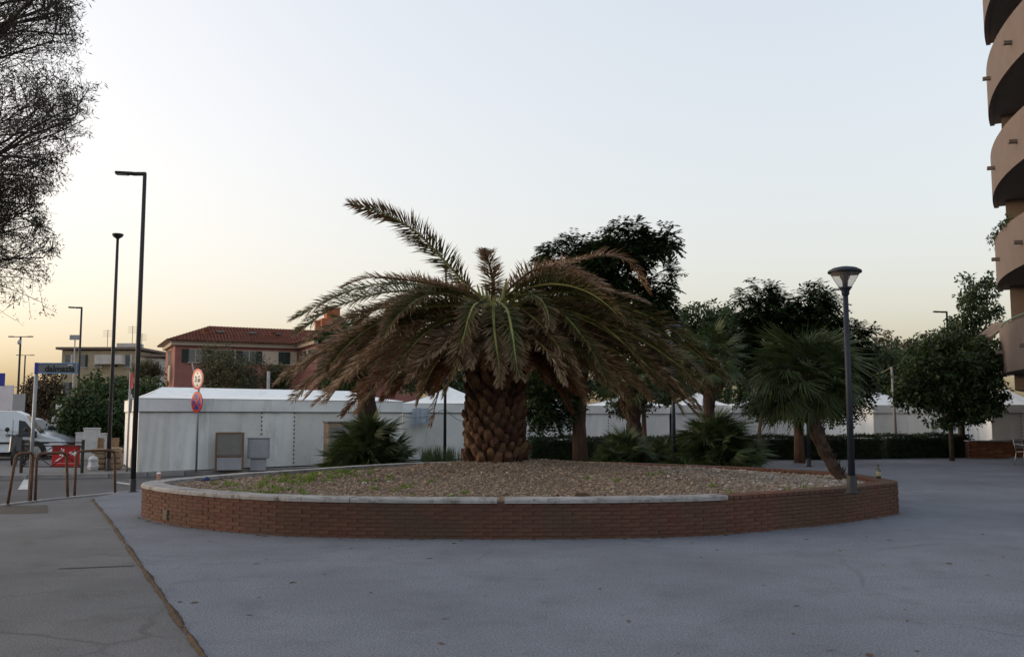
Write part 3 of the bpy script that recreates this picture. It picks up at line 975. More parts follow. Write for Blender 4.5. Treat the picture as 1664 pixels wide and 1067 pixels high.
# ------------------------------------------------------------------ fan palms
M_fan = mat('fan_leaf', (.046, .068, .022), .55, .3, 5, island=.25, objrand=.35, transl=.2, spec=.35)
M_fan_dry = mat('fan_leaf_dry', (.085, .055, .03), .85, .3, 5, island=.25, objrand=.3)
M_fibre = mat('fan_trunk', (.040, .025, .018), .95, .4, 14, .9, 40, stretch=(1, 1, .3))
def fan_mesh(name, pet, rad, nseg, mm, seed, droop=.25):
    r_ = np.random.default_rng(seed)
    V = []; F = []
    # petiole along +X, blade fans out in the XY plane, Z is up
    for i in range(5):
        t = i / 4
        c = np.array([pet * t, 0, -.12 * pet * t * t])
        for a in (0, 2.09, 4.19):
            V.append(c + np.array([0, math.cos(a), math.sin(a)]) * (.012 - .005 * t))
    for i in range(4):
        for j in range(3):
            a, c = i * 3 + j, i * 3 + (j + 1) % 3
            F += [(a, c, c + 3), (a, c + 3, a + 3)]
    hub = np.array([pet, 0, -.12 * pet])
    for s_ in range(nseg):
        th = math.radians(-118 + 236 * s_ / (nseg - 1)) + r_.normal(0, .02)
        L_ = rad * (1 - .22 * abs(th) / 2.06) * r_.uniform(.88, 1.08)
        d = np.array([math.cos(th), math.sin(th), .0])
        sd = np.array([-math.sin(th), math.cos(th), 0])
        w = rad * .40 * math.radians(236 / nseg) * .62
        lift = .10 * (-1) ** s_ * .25 + r_.normal(0, .02)
        k = len(V)
        m1 = hub + d * L_ * .40 + np.array([0, 0, lift * rad + .05 * rad])
        tip = hub + d * L_ + np.array([0, 0, -droop * rad * r_.uniform(.4, 1.5)])
        V += [hub, m1 - sd * w, m1 + sd * w + np.array([0, 0, .02]), tip]
        F += [(k, k + 1, k + 2), (k + 1, k + 3, k + 2)]
    me = np_mesh(name, np.array(V), np.array(F), mm)
    return me
FAN = [fan_mesh('fan_leaf', .60, .58, 38, M_fan, s_, d_) for s_, d_ in ((1, .15), (2, .3), (3, .45), (4, .25))]
FAN_D = [fan_mesh('fan_leaf', .5, .45, 20, M_fan_dry, s_, .8) for s_ in (5, 6)]
def fan_leaves(root, centre, n, scale, el_min, el_max, dry=0):
    for i in range(n):
        az = i * 2.39996 + random.uniform(-.2, .2)
        f = (i + .5) / n
        el = math.asin(math.sin(R(el_max)) + (math.sin(R(el_min)) - math.sin(R(el_max))) * f) + R(random.uniform(-8, 8))
        d = f > 1 - dry
        o = link('leaf', (FAN_D if d else FAN)[i % (2 if d else 4)], root)
        s_ = scale * random.uniform(.8, 1.15)
        M = Matrix.Rotation(az, 4, 'Z') @ Matrix.Rotation(-el, 4, 'Y') @ Matrix.Rotation(random.uniform(-.7, .7), 4, 'X')
        o.matrix_basis = Matrix.Translation(Vector(centre)) @ M @ Matrix.Scale(s_, 4)
def fan_palm(base, top, r0, r1, n, scale, label, dry=.12, bend=None, el_min=-62):
    base = Vector(base); top = Vector(top)
    root = empty('fan_palm', base)
    tag(root, label, 'palm tree', 'fan palms around the planter')
    N_ = 12
    pts = []; rad = []
    for i in range(N_ + 1):
        t = i / N_
        p = base.lerp(top, t)
        if bend: p = p + Vector(bend) * (math.sin(math.pi * t))
        pts.append(p); rad.append((r0 + (r1 - r0) * t) * (1 + .10 * (-1) ** i))
    b = MB().tube(pts, rad, 11, smooth=False)
    for i in range(90):
        t = random.uniform(.08, .98); a = random.uniform(0, 6.28)
        k = min(int(t * N_), N_ - 1)
        c = pts[k].lerp(pts[k + 1], t * N_ - k); r = r0 + (r1 - r0) * t
        o_ = Vector((math.cos(a), math.sin(a), 0))
        s_ = Vector((-math.sin(a), math.cos(a), 0)) * .03
        b.quad(c + o_ * r * .95 - s_, c + o_ * r * .95 + s_, c + o_ * (r + .05) + s_ * .5 + Vector((0, 0, .11)), c + o_ * (r + .05) - s_ * .5 + Vector((0, 0, .11)))
    b.build('trunk', M_fibre, root)
    fan_leaves(root, top - base, n, scale, el_min, 82, dry)
    return root
def fan_shrub(base, n, scale, label):
    root = empty('fan_palm_shrub', base)
    tag(root, label, 'palm shrub', 'low fan palm shrubs behind the planter')
    b = MB()
    for k in range(4):
        a = k * 1.6
        b.tube([Vector(base) + Vector((math.cos(a) * .1, math.sin(a) * .1, -.02)), Vector(base) + Vector((math.cos(a) * .25, math.sin(a) * .25, .3))], [.08, .05], 7)
    b.build('stem', M_fibre, root)
    for k in range(4):
        a = k * 1.6
        fan_leaves(root, (math.cos(a) * .30 * scale, math.sin(a) * .30 * scale, .20 * scale), n // 4, scale * .62, -12, 85)
    fan_leaves(root, (0, 0, .52 * scale), n // 2, scale * .66, 0, 88)
    return root
a_ = at(605, 700, 23.2)
fan_palm((a_.x, 23.2, 0), at(590, 560, 23.2), .26, .22, 42, 1.05, 'fan palm with thick brown trunk behind the date palm, rising over the green shrub', dry=.2)
fan_palm((at(1150, 700, 25).x, 25, 0.018), at(1153, 590, 25), .17, .15, 40, 1.02, 'upright fan palm between the mushroom lamp and the broad dark tree', dry=.15)
g_ = ground(1372, 776, .5)
LEAN_B = Vector((g_.x, g_.y, float(mound_z(np.array([g_.x]), np.array([g_.y]))[0]) - .05))
fan_palm(LEAN_B, at(1308, 612, 17.4), .095, .16, 66, 1.02, 'fan palm with a leaning crooked trunk growing out of the planter gravel', dry=.0, bend=(-.12, 0, -.12), el_min=-50)
fan_palm((at(1035, 700, 27).x, 27, 0.018), at(1025, 628, 27), .24, .2, 34, .95, 'short stout fan palm behind the low shrub, under the date palm fronds', dry=.25)
a_ = at(590, 700, 21.8)
fan_shrub((a_.x, 22.6, 0), 96, 1.42, 'big dense green fan palm shrub in front of the brown cabinet')
a_ = at(1012, 700, 24); fan_shrub((a_.x, 24, .018), 76, 1.1, 'smaller fan palm shrub in front of the clipped hedge')
a_ = at(1163, 700, 23); fan_shrub((a_.x, 23, .018), 96, 1.5, 'dark fan palm shrub at the far rim of the planter beside the mushroom lamp')
a_ = at(1075, 700, 25); fan_shrub((a_.x, 25, .018), 48, .85, 'little fan palm shrub at the foot of the mushroom lamp')

# ------------------------------------------------------------------ broadleaf trees and bushes
M_leaf_dark = mat('tree_leaf_dark', (.036, .060, .020), .5, .3, 3, island=.55, transl=.28)
M_leaf_mid = mat('tree_leaf_mid', (.045, .072, .020), .55, .3, 3, island=.45, transl=.2)
M_leaf_olive = mat('tree_leaf_olive', (.075, .075, .035), .6, .3, 3, island=.45, transl=.2)
M_leaf_brown = mat('tree_leaf_brown', (.085, .060, .035), .7, .3, 3, island=.4, transl=.15)
M_bark_r = mat('tree_bark', (.105, .062, .040), .95, .35, 8, .9, 30, stretch=(1, 1, .25))
M_bark_d = mat('tree_bark_dark', (.05, .035, .026), .95, .35, 8, .9, 30, stretch=(1, 1, .25))
M_bark_g = mat('tree_bark_grey', (.11, .085, .065), .95, .35, 8, .9, 30, stretch=(1, 1, .25))
def leaf_cloud(C, Rr, per_c, size, aspect=2.2, droop=.3, outward=None):
    """C (k,3) clump centres, Rr (k,) radii -> quads"""
    k = len(C)
    n = k * per_c
    c = np.repeat(C, per_c, 0); r = np.repeat(Rr, per_c)
    d = rng.standard_normal((n, 3)); d /= np.linalg.norm(d, axis=1)[:, None]
    p = c + d * (r * rng.random(n) ** .45)[:, None] * np.array([1, 1, .75])
    ax = d * .8 + rng.standard_normal((n, 3)) * .6 + np.array([0, 0, -droop])
    ax /= np.linalg.norm(ax, axis=1)[:, None]
    s = np.cross(ax, rng.standard_normal((n, 3))); s /= np.maximum(np.linalg.norm(s, axis=1), 1e-6)[:, None]
    L_ = (size * rng.uniform(.6, 1.3, n))[:, None]; W = L_ / aspect
    V = np.stack([p - ax * L_ * .5, p + s * W * .5, p + ax * L_ * .5, p - s * W * .5], 1)
    return V.reshape(-1, 3), np.arange(n * 4).reshape(-1, 4)
def sprays(C, out, n_leaf, L_, nl=7):
    """pinnate leaves radiating from each twig end"""
    V = []
    for c, o_ in zip(C, out):
        for j in range(n_leaf):
            d = o_ * .5 + rng.standard_normal(3) * .7 + np.array([0, 0, .1]); d /= np.linalg.norm(d)
            s = np.cross(d, [0, 0, 1.0]); s /= max(np.linalg.norm(s), 1e-6)
            for q in range(nl):
                t = (q + 1) / nl
                p = c + d * L_ * t + np.array([0, 0, -.35 * L_ * t * t])
                for sg in (-1, 1):
                    e = s * sg * .85 + d * .5 + np.array([0, 0, -.35]) + rng.standard_normal(3) * .12
                    e /= np.linalg.norm(e)
                    w = np.cross(e, [0, 0, 1.0]) ; w = w / max(np.linalg.norm(w), 1e-6) * L_ * .085
                    ll = L_ * .40 * (1 - .4 * abs(t - .5))
                    V += [p, p + e * ll * .5 + w, p + e * ll, p + e * ll * .5 - w]
    V = np.array(V)
    return V, np.arange(len(V)).reshape(-1, 4)
def tree(name, label, base, trunk, blobs, leaf, bark, n_cl, per_c, size, cat='tree', group=None, spray=False, crown_r=.3, gaps=.0, limb_r=.05, aspect=2.2):
    """trunk: [(point, radius)...]; blobs: [(centre, (rx,ry,rz))]"""
    base = Vector(base)
    root = empty(name, base); tag(root, label, cat, group)
    b = MB()
    b.tube([p for p, r in trunk], [r for p, r in trunk], 10)
    topp = Vector(trunk[-1][0])
    C = []; O = []
    vol = np.array([bl[1][0] * bl[1][1] + bl[1][0] * bl[1][2] + bl[1][1] * bl[1][2] for bl in blobs]); vol = vol / vol.sum()
    for (c, rr), w in zip(blobs, vol):
        c = Vector(c)
        k = max(3, int(n_cl * w))
        d = rng.standard_normal((k, 3)); d /= np.linalg.norm(d, axis=1)[:, None]
        rad = rng.random(k) ** .38 * rng.uniform(.72, 1.12, k)
        C.append(np.array(c) + d * rad[:, None] * np.array(rr)); O.append(d)
        mid = topp.lerp(c, .5) + Vector((random.uniform(-.2, .2), random.uniform(-.2, .2), -.1 * (c - topp).length))
        b.tube([topp - Vector((0, 0, .15)), mid, c], [limb_r * 1.3, limb_r, limb_r * .45], 6)
        for q in range(min(7, k)):
            e = Vector(C[-1][q])
            b.tube([c.lerp(mid, .25), c.lerp(e, .5) + Vector((0, 0, .06)), e], [limb_r * .4, limb_r * .28, .008], 5)
    C = np.vstack(C); O = np.vstack(O)
    b.build('trunk', bark, root)
    if spray:
        V, F = sprays(C, O, per_c, size)
    else:
        V, F = leaf_cloud(C, crown_r * rng.uniform(.6, 1.3, len(C)), per_c, size, aspect)
    me = np_mesh('crown', V - np.array(base), F, leaf)
    link('crown', me, root)
    return root
def blob(px, py, Y, rx, rz, ry=None):
    """a foliage mass centred where the photo shows it; radii in photo pixels turned to metres"""
    k = Y / FPX
    return (at(px, py, Y), (rx * k, (ry if ry else (rx + rz) / 2) * k, rz * k))

# tall tree with feathery compound leaves behind the date palm
bx = ground(943, 752); Y1 = 31.0
bx = Vector((at(943, 700, Y1).x, Y1, .018))
tree('feathery_tree', 'tall dark tree with feathery leaf sprays rising behind the date palm', bx,
     [(bx + Vector((0, 0, -.03)), .27), (at(941, 690, Y1), .22), (at(945, 620, Y1), .20), (at(960, 540, Y1), .16)],
     [blob(930, 415, Y1, 48, 30), blob(1035, 392, Y1, 52, 34), blob(985, 420, Y1 - .5, 55, 34), blob(1068, 470, Y1, 38, 45), blob(1000, 490, Y1 + .4, 70, 60), blob(930, 500, Y1, 55, 60),
      blob(1070, 540, Y1 + .4, 45, 50), blob(900, 600, Y1, 60, 60), blob(885, 655, Y1 - .6, 50, 26), blob(1075, 395, Y1, 24, 16), blob(900, 430, Y1, 26, 16)],
     M_leaf_dark, M_bark_r, 520, 9, .52, spray=True, limb_r=.07)
Y2 = 31.5
bx = Vector((at(1298, 700, Y2).x, Y2, .018))
tree('dense_tree', 'broad dense dark tree with straight brown trunk behind the clipped hedge end', bx,
     [(bx + Vector((0, 0, -.03)), .20), (at(1298, 690, Y2), .16), (at(1300, 620, Y2), .15), (at(1305, 570, Y2), .12)],
     [blob(1240, 500, Y2, 48, 38), blob(1315, 500, Y2, 55, 38), blob(1290, 560, Y2, 95, 62), blob(1375, 560, Y2, 48, 50), blob(1225, 585, Y2, 40, 55), blob(1360, 620, Y2, 52, 46), blob(1340, 650, Y2 - .5, 45, 28), blob(1260, 640, Y2, 60, 34)],
     M_leaf_dark, M_bark_r, 520, 9, .50, spray=True, limb_r=.07)
Y3 = 29.0
bx = Vector((at(1233, 700, Y3).x, Y3, .018))
tree('young_tree', 'young slim tree with a small round crown before the clipped hedge', bx,
     [(bx + Vector((0, 0, -.03)), .07), (at(1234, 700, Y3), .055), (at(1238, 668, Y3), .05)],
     [blob(1240, 655, Y3, 46, 26), blob(1270, 668, Y3, 24, 18)], M_leaf_dark, M_bark_r, 70, 34, .12, crown_r=.28, limb_r=.03)
Y4 = 26.5
bx = Vector((at(1048, 700, 29).x, 29, .018))
tree('young_tree', 'young tree with thin reddish trunk beside the stout fan palm', bx,
     [(bx + Vector((0, 0, -.03)), .10), (at(1047, 700, 29), .075), (at(1046, 665, 29), .06)],
     [blob(1050, 640, 29, 42, 30), blob(1015, 660, 29, 30, 20)], M_leaf_dark, M_bark_r, 70, 34, .12, crown_r=.28, limb_r=.03)
Y5 = 33.0
bx = Vector((at(1545, 700, Y5).x, Y5, .018))
tree('dense_tree', 'low wide dark tree on a thin trunk beside the round-balcony building', bx,
     [(bx + Vector((0, 0, -.03)), .09), (at(1545, 700, Y5), .075), (at(1547, 655, Y5), .06)],
     [blob(1540, 600, Y5, 56, 34), blob(1492, 622, Y5, 36, 24), blob(1590, 615, Y5, 40, 34), blob(1512, 652, Y5, 44, 20), blob(1572, 672, Y5, 46, 18), blob(1606, 585, Y5, 26, 36), blob(1470, 650, Y5, 22, 16),
      blob(1525, 562, Y5, 34, 18), blob(1612, 655, Y5, 28, 24), blob(1545, 640, Y5, 60, 24), blob(1500, 590, Y5, 22, 16), blob(1530, 690, Y5, 22, 8)],
     M_leaf_dark, M_bark_d, 430, 40, .17, crown_r=.34, limb_r=.05)
bx = Vector((at(1562, 700, 35.5).x, 35.5, .018))
tree('dense_tree', 'dark tree with leafy trunk right behind the low wide tree', bx,
     [(bx + Vector((0, 0, -.03)), .14), (at(1562, 690, 35.5), .12), (at(1565, 640, 35.5), .10)],
     [blob(1580, 600, 35.5, 50, 50), blob(1550, 565, 35.5, 40, 40), blob(1600, 660, 35.5, 32, 22)], M_leaf_dark, M_bark_d, 200, 40, .17, crown_r=.38, limb_r=.05)
Y6 = 46.0
bx = Vector((at(1590, 700, Y6).x, Y6, .018))
tree('poplar_tree', 'tall narrow tree with upright branches beside the balcony building', bx,
     [(bx + Vector((0, 0, -.03)), .2), (at(1590, 640, Y6), .17), (at(1588, 560, Y6), .12)],
     [blob(1575, 480, Y6, 16, 50), blob(1605, 490, Y6, 16, 52), blob(1590, 540, Y6, 34, 45), blob(1560, 530, Y6, 16, 30), blob(1540, 560, Y6, 30, 26), blob(1590, 590, Y6, 45, 40)],
     M_leaf_dark, M_bark_g, 220, 36, .2, crown_r=.42, limb_r=.05)
Y7 = 58.0
for k, (px, py, rx, rz, lf, lab) in enumerate([(1140, 520, 42, 30, M_leaf_dark, 'far dark green tree seen past the feathery tree'),
                                 (1185, 525, 34, 30, M_leaf_mid, 'far rounded green tree beside the broad dense tree'),
                                 (1440, 580, 30, 44, M_leaf_brown, 'far thin brownish tree behind the cable pole'),
                                 (1500, 575, 36, 28, M_leaf_brown, 'far sparse brown-green tree behind the low wide tree'),
                                 (1400, 590, 34, 40, M_leaf_dark, 'far dark tree behind the broad dense tree'),
                                 (1465, 600, 44, 44, M_leaf_dark, 'far dark bushy tree over the tent roofs')]):
    bx = Vector((at(px, 700, Y7).x, Y7 + k, .018))
    tree('distant_tree', lab, bx, [(bx + Vector((0, 0, -.03)), .22), (at(px, 640, Y7 + k), .18), (at(px, py + rz * .5, Y7 + k), .1)],
         [blob(px, py, Y7 + k, rx, rz), blob(px - rx * .5, py + rz * .6, Y7 + k, rx * .7, rz * .6), blob(px + rx * .5, py + rz * .7, Y7 + k, rx * .7, rz * .6), blob(px, py + rz * 1.5, Y7 + k, rx, rz * .9)],
         lf, M_bark_g, 170 if lf is not M_leaf_brown else 150, 34 if lf is not M_leaf_brown else 26, .26, group='trees beyond the tents', crown_r=.55 if lf is not M_leaf_brown else .5, limb_r=.07)
# backdrop trees seen between and under the fronds
for k, (px, py, rx, rz, Y, lf, lab) in enumerate([(1440, 604, 46, 50, 47, M_leaf_dark, 'dark bushy tree behind the cream lit tent wall'), (1496, 596, 44, 48, 49, M_leaf_dark, 'dark leafy tree behind the arm lamp and low wide tree'), (700, 590, 60, 50, 50, M_leaf_dark, 'dark tree behind the small peaked tent'),
                                 (800, 600, 70, 50, 52, M_leaf_dark, 'dark tree directly behind the date palm trunk'),
                                 (1120, 610, 60, 50, 50, M_leaf_dark, 'dark tree behind the upright fan palm'),
                                 (1010, 600, 60, 50, 53, M_leaf_dark, 'dark tree behind the feathery tree trunk'),
                                 (560, 600, 34, 36, 44, M_leaf_mid, 'green bushy tree behind the long tent and thick fan palm')]):
    bx = Vector((at(px, 700, Y).x, Y, 0))
    tree('distant_tree', lab, bx, [(bx + Vector((0, 0, -.03)), .2), (at(px, 650, Y), .16), (at(px, py + rz * .5, Y), .1)],
         [blob(px, py, Y, rx, rz), blob(px - rx * .5, py + rz * .6, Y, rx * .7, rz * .5), blob(px + rx * .5, py + rz * .6, Y, rx * .7, rz * .5)],
         lf, M_bark_g, 170, 34, .24, group='trees beyond the tents', crown_r=.5, limb_r=.07)
# bushes and small trees in the street at the far side of the road
for k, (px, py, rx, rz, Y, lf, nm, lab) in enumerate([
        (165, 640, 46, 34, 41, M_leaf_mid, 'street_bush', 'large round green bush behind the white utility cabinets'),
        (225, 640, 48, 30, 44, M_leaf_mid, 'street_bush', 'spreading green bush between beige block and white tent'),
        (130, 670, 36, 34, 38, M_leaf_dark, 'street_bush', 'dark green bush right behind the silver car'),
        (185, 685, 34, 34, 38.5, M_leaf_dark, 'street_bush', 'dark low bush beside the stone posts'),
        (80, 635, 22, 34, 48, M_leaf_brown, 'street_tree', 'brownish small tree behind the street name sign pole'),
        (55, 645, 24, 34, 52, M_leaf_brown, 'street_tree', 'thin brown tree behind the white van'),
        (240, 598, 26, 14, 62, M_leaf_olive, 'street_tree', 'olive green tree beside the red house gable'),
        (385, 595, 42, 40, 46, M_leaf_olive, 'street_tree', 'grey-green bushy tree in front of the red house'),
        (350, 590, 24, 34, 47, M_leaf_olive, 'street_tree', 'wispy olive tree before the red house shutters'),
        (450, 610, 20, 22, 47, M_leaf_olive, 'street_tree', 'small olive tree before the red house lower window')]):
    bx = Vector((at(px, 700, Y).x, Y, 0))
    tree(nm, lab, bx, [(bx + Vector((0, 0, -.03)), .12), (at(px, min(py + rz + 20, 700), Y), .1), (at(px, py, Y), .06)],
         [blob(px, py, Y, rx, rz), blob(px - rx * .5, py + rz * .5, Y, rx * .6, rz * .7), blob(px + rx * .5, py + rz * .4, Y, rx * .6, rz * .7), blob(px, py + rz * .8, Y, rx * .9, rz * .6)],
         lf, M_bark_g, 170, 34, .19 if lf is not M_leaf_olive else .15, cat='bush' if 'bush' in nm else 'tree', group='greenery across the road', crown_r=.42, limb_r=.04, aspect=2.2 if lf is not M_leaf_olive else 3.2)

# clipped hedges
M_hedge = mat('hedge_leaf', (.026, .042, .016), .6, .3, 4, island=.5, transl=.1)
def hedge(x0, y0, x1, y1, h, w, label):
    L_ = math.hypot(x1 - x0, y1 - y0); a = math.atan2(y1 - y0, x1 - x0)
    root = empty('clipped_hedge', ((x0 + x1) / 2, (y0 + y1) / 2, .018), a)
    tag(root, label, 'hedge', 'clipped hedges in front of the tents')
    MB().box((0, 0, h / 2 - .05), (L_ - .12, w - .14, h - .12), bev=.05).build('core', M_hedge, root, local=True)
    n = int(L_ * 1100)
    f = rng.random(n)
    x = rng.uniform(-L_ / 2, L_ / 2, n); y = np.where(f < .6, -w / 2 + rng.normal(0, .03, n), rng.uniform(-w / 2, w / 2, n))
    z = np.where(f < .6, rng.uniform(0, h, n), h + rng.normal(-.02, .035, n) + .03 * np.sin(x * 3.1))
    C = np.stack([x, y, z], 1)
    V, F = leaf_cloud(C, np.full(n, .05), 2, .075)
    link('foliage', np_mesh('foliage', V, F, M_hedge), root)
pA, pB = at(858, 700, 33.2), at(1120, 700, 33.8)
hedge(pA.x, 33.2, pB.x, 33.8, .82, .9, 'clipped dark hedge behind the feathery tree trunk')
pA, pB = at(1122, 700, 33.8), at(1330, 700, 34.3)
hedge(pA.x, 33.8, pB.x, 34.3, .84, .9, 'clipped dark hedge behind the young slim tree and straight trunk')
pA, pB = at(1332, 700, 34.4), at(1425, 700, 34.8)
hedge(pA.x, 34.4, pB.x, 34.8, .84, .9, 'short clipped hedge below the warm cream tent wall')
pA, pB = at(1428, 700, 35.0), at(1566, 700, 36.0)
hedge(pA.x, 35.0, pB.x, 36.0, .86, .9, 'clipped dark hedge running up to the low brick wall')

# tamarisk-like tree whose fine twigs hang into the picture
M_twig = mat('tamarisk_twig', (.045, .032, .026), .9, .3, 8)
M_tam = mat('tamarisk_leaf', (.060, .052, .030), .7, .3, 6, island=.4, transl=.15)
TB = Vector((-9.5, 9.9, 0))
tam = empty('tamarisk_tree', TB); tag(tam, 'wispy tamarisk tree with fine twigs overhanging the pavement', 'tree')
b = MB()
b.tube([TB + Vector((0, 0, -.05)), TB + Vector((.1, 0, .9)), TB + Vector((.35, .1, 1.9)), TB + Vector((.5, .2, 2.6))], [.24, .19, .17, .15], 10)
fork = TB + Vector((.5, .2, 2.5))
ends = []
def grow(p, d, L_, r, depth):
    pts = [p]; rad = [r]
    N_ = 5
    for i in range(N_):
        d = (d + Vector((random.gauss(0, .13), random.gauss(0, .13), random.gauss(.01, .10)))).normalized()
        lim = -.525 * (p.y - .2) + .22 * math.sin(p.z * 2.7) - .42 * max(0, 3.7 - p.z)
        if p.x > lim and depth < 3: d = Vector((d.x * .15 - .15, d.y, d.z)).normalized()
        p = p + d * L_ / N_ * (1 if p.x < lim else .45)
        pts.append(p); rad.append(max(r * (1 - .75 * (i + 1) / N_), .0022))
    b.tube(pts, rad, 5 if depth < 2 else 3, cap=False)
    if depth == 3:
        ends.append(pts); return
    nk = (10, 10, 7)[depth]
    for k in range(nk):
        t = random.uniform(.2, 1) * N_
        i = min(int(t), N_ - 1)
        q = pts[i].lerp(pts[i + 1], t - i)
        dd = (d + Vector((random.gauss(.12, .55), random.gauss(0, .55), random.gauss(.0, .40)))).normalized()
        grow(q, dd, L_ * random.uniform(.36, .52), r * .38, depth + 1)
for k in range(17):
    if k < 14:
        tg = Vector((random.uniform(-6.6, -5.5), random.uniform(8.8, 11.0), 3.0 + 4.2 * k / 13))
    else:
        tg = Vector((-11.5, random.uniform(8.5, 11.5), random.uniform(3.5, 6.0)))
    dv = tg - fork
    grow(fork, (dv.normalized() + Vector((0, 0, .08))).normalized(), dv.length, .05, 0)
b.build('trunk', M_twig, tam)
C = np.array([tuple(p[random.randint(2, 5)]) for p in ends])
V, F = leaf_cloud(C, np.full(len(C), .11), 8, .062, 5.5, droop=.05)
link('crown', np_mesh('crown', V - np.array(TB), F, M_tam), tam)
# ------------------------------------------------------------------ white market tents
def canvas_extra(nt, col, tc):
    N, L = nt.nodes, nt.links
    nz = N.new('ShaderNodeTexNoise'); nz.inputs['Scale'].default_value = 1.3; nz.inputs['Detail'].default_value = 7
    nz.inputs['Roughness'].default_value = .7
    mp = N.new('ShaderNodeMapping'); mp.inputs['Scale'].default_value = (1.6, 1.6, .55)
    L.new(tc.outputs['Object'], mp.inputs['Vector']); L.new(mp.outputs[0], nz.inputs['Vector'])
    mr = N.new('ShaderNodeMapRange'); mr.inputs[1].default_value = .55; mr.inputs[2].default_value = .78
    mr.inputs[3].default_value = 0; mr.inputs[4].default_value = .7
    L.new(nz.outputs['Fac'], mr.inputs[0])
    mx = N.new('ShaderNodeMixRGB'); mx.inputs[2].default_value = (.36, .33, .27, 1)
    L.new(mr.outputs[0], mx.inputs[0]); L.new(col, mx.inputs[1])
    return mx.outputs[0]
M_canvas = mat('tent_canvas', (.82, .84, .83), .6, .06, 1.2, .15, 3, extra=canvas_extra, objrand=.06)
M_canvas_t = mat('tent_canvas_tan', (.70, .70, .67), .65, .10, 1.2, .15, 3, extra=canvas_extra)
M_roofc = mat('tent_roof', (.80, .82, .82), .55, .06, 1.2, .1, 3, extra=canvas_extra)
M_lace = mat('tent_lacing', (.04, .035, .03), .8, .2, 9)
M_steel = mat('galvanised_steel', (.35, .36, .37), .45, .2, 8, metal=.7)

def wavy_panel(b, p0, p1, z0, z1, amp=.02, n=10, ph=0.0, nz=5, mi=0):
    """canvas wall from p0 to p1 with soft folds"""
    p0 = Vector(p0); p1 = Vector(p1)
    d = (p1 - p0); L_ = d.length; d = d / L_
    nn = Vector((d.y, -d.x, 0))
    vs_ = []
    for j in range(nz + 1):
        for i in range(n + 1):
            t = i / n; s = j / nz
            env = math.sin(math.pi * t) * (.35 + .65 * math.sin(math.pi * min(s + .15, 1)))
            w = amp * env * (math.sin(t * 9 + ph + s * 2.2) + .6 * math.sin(t * 21 + ph * 2 - s * 3))
            q = p0 + d * (L_ * t) + nn * w
            vs_.append((q.x, q.y, z0 + (z1 - z0) * s))
    fs_ = [[j * (n + 1) + i, j * (n + 1) + i + 1, (j + 1) * (n + 1) + i + 1, (j + 1) * (n + 1) + i] for j in range(nz) for i in range(n)]
    b.add(vs_, fs_, mi, True)

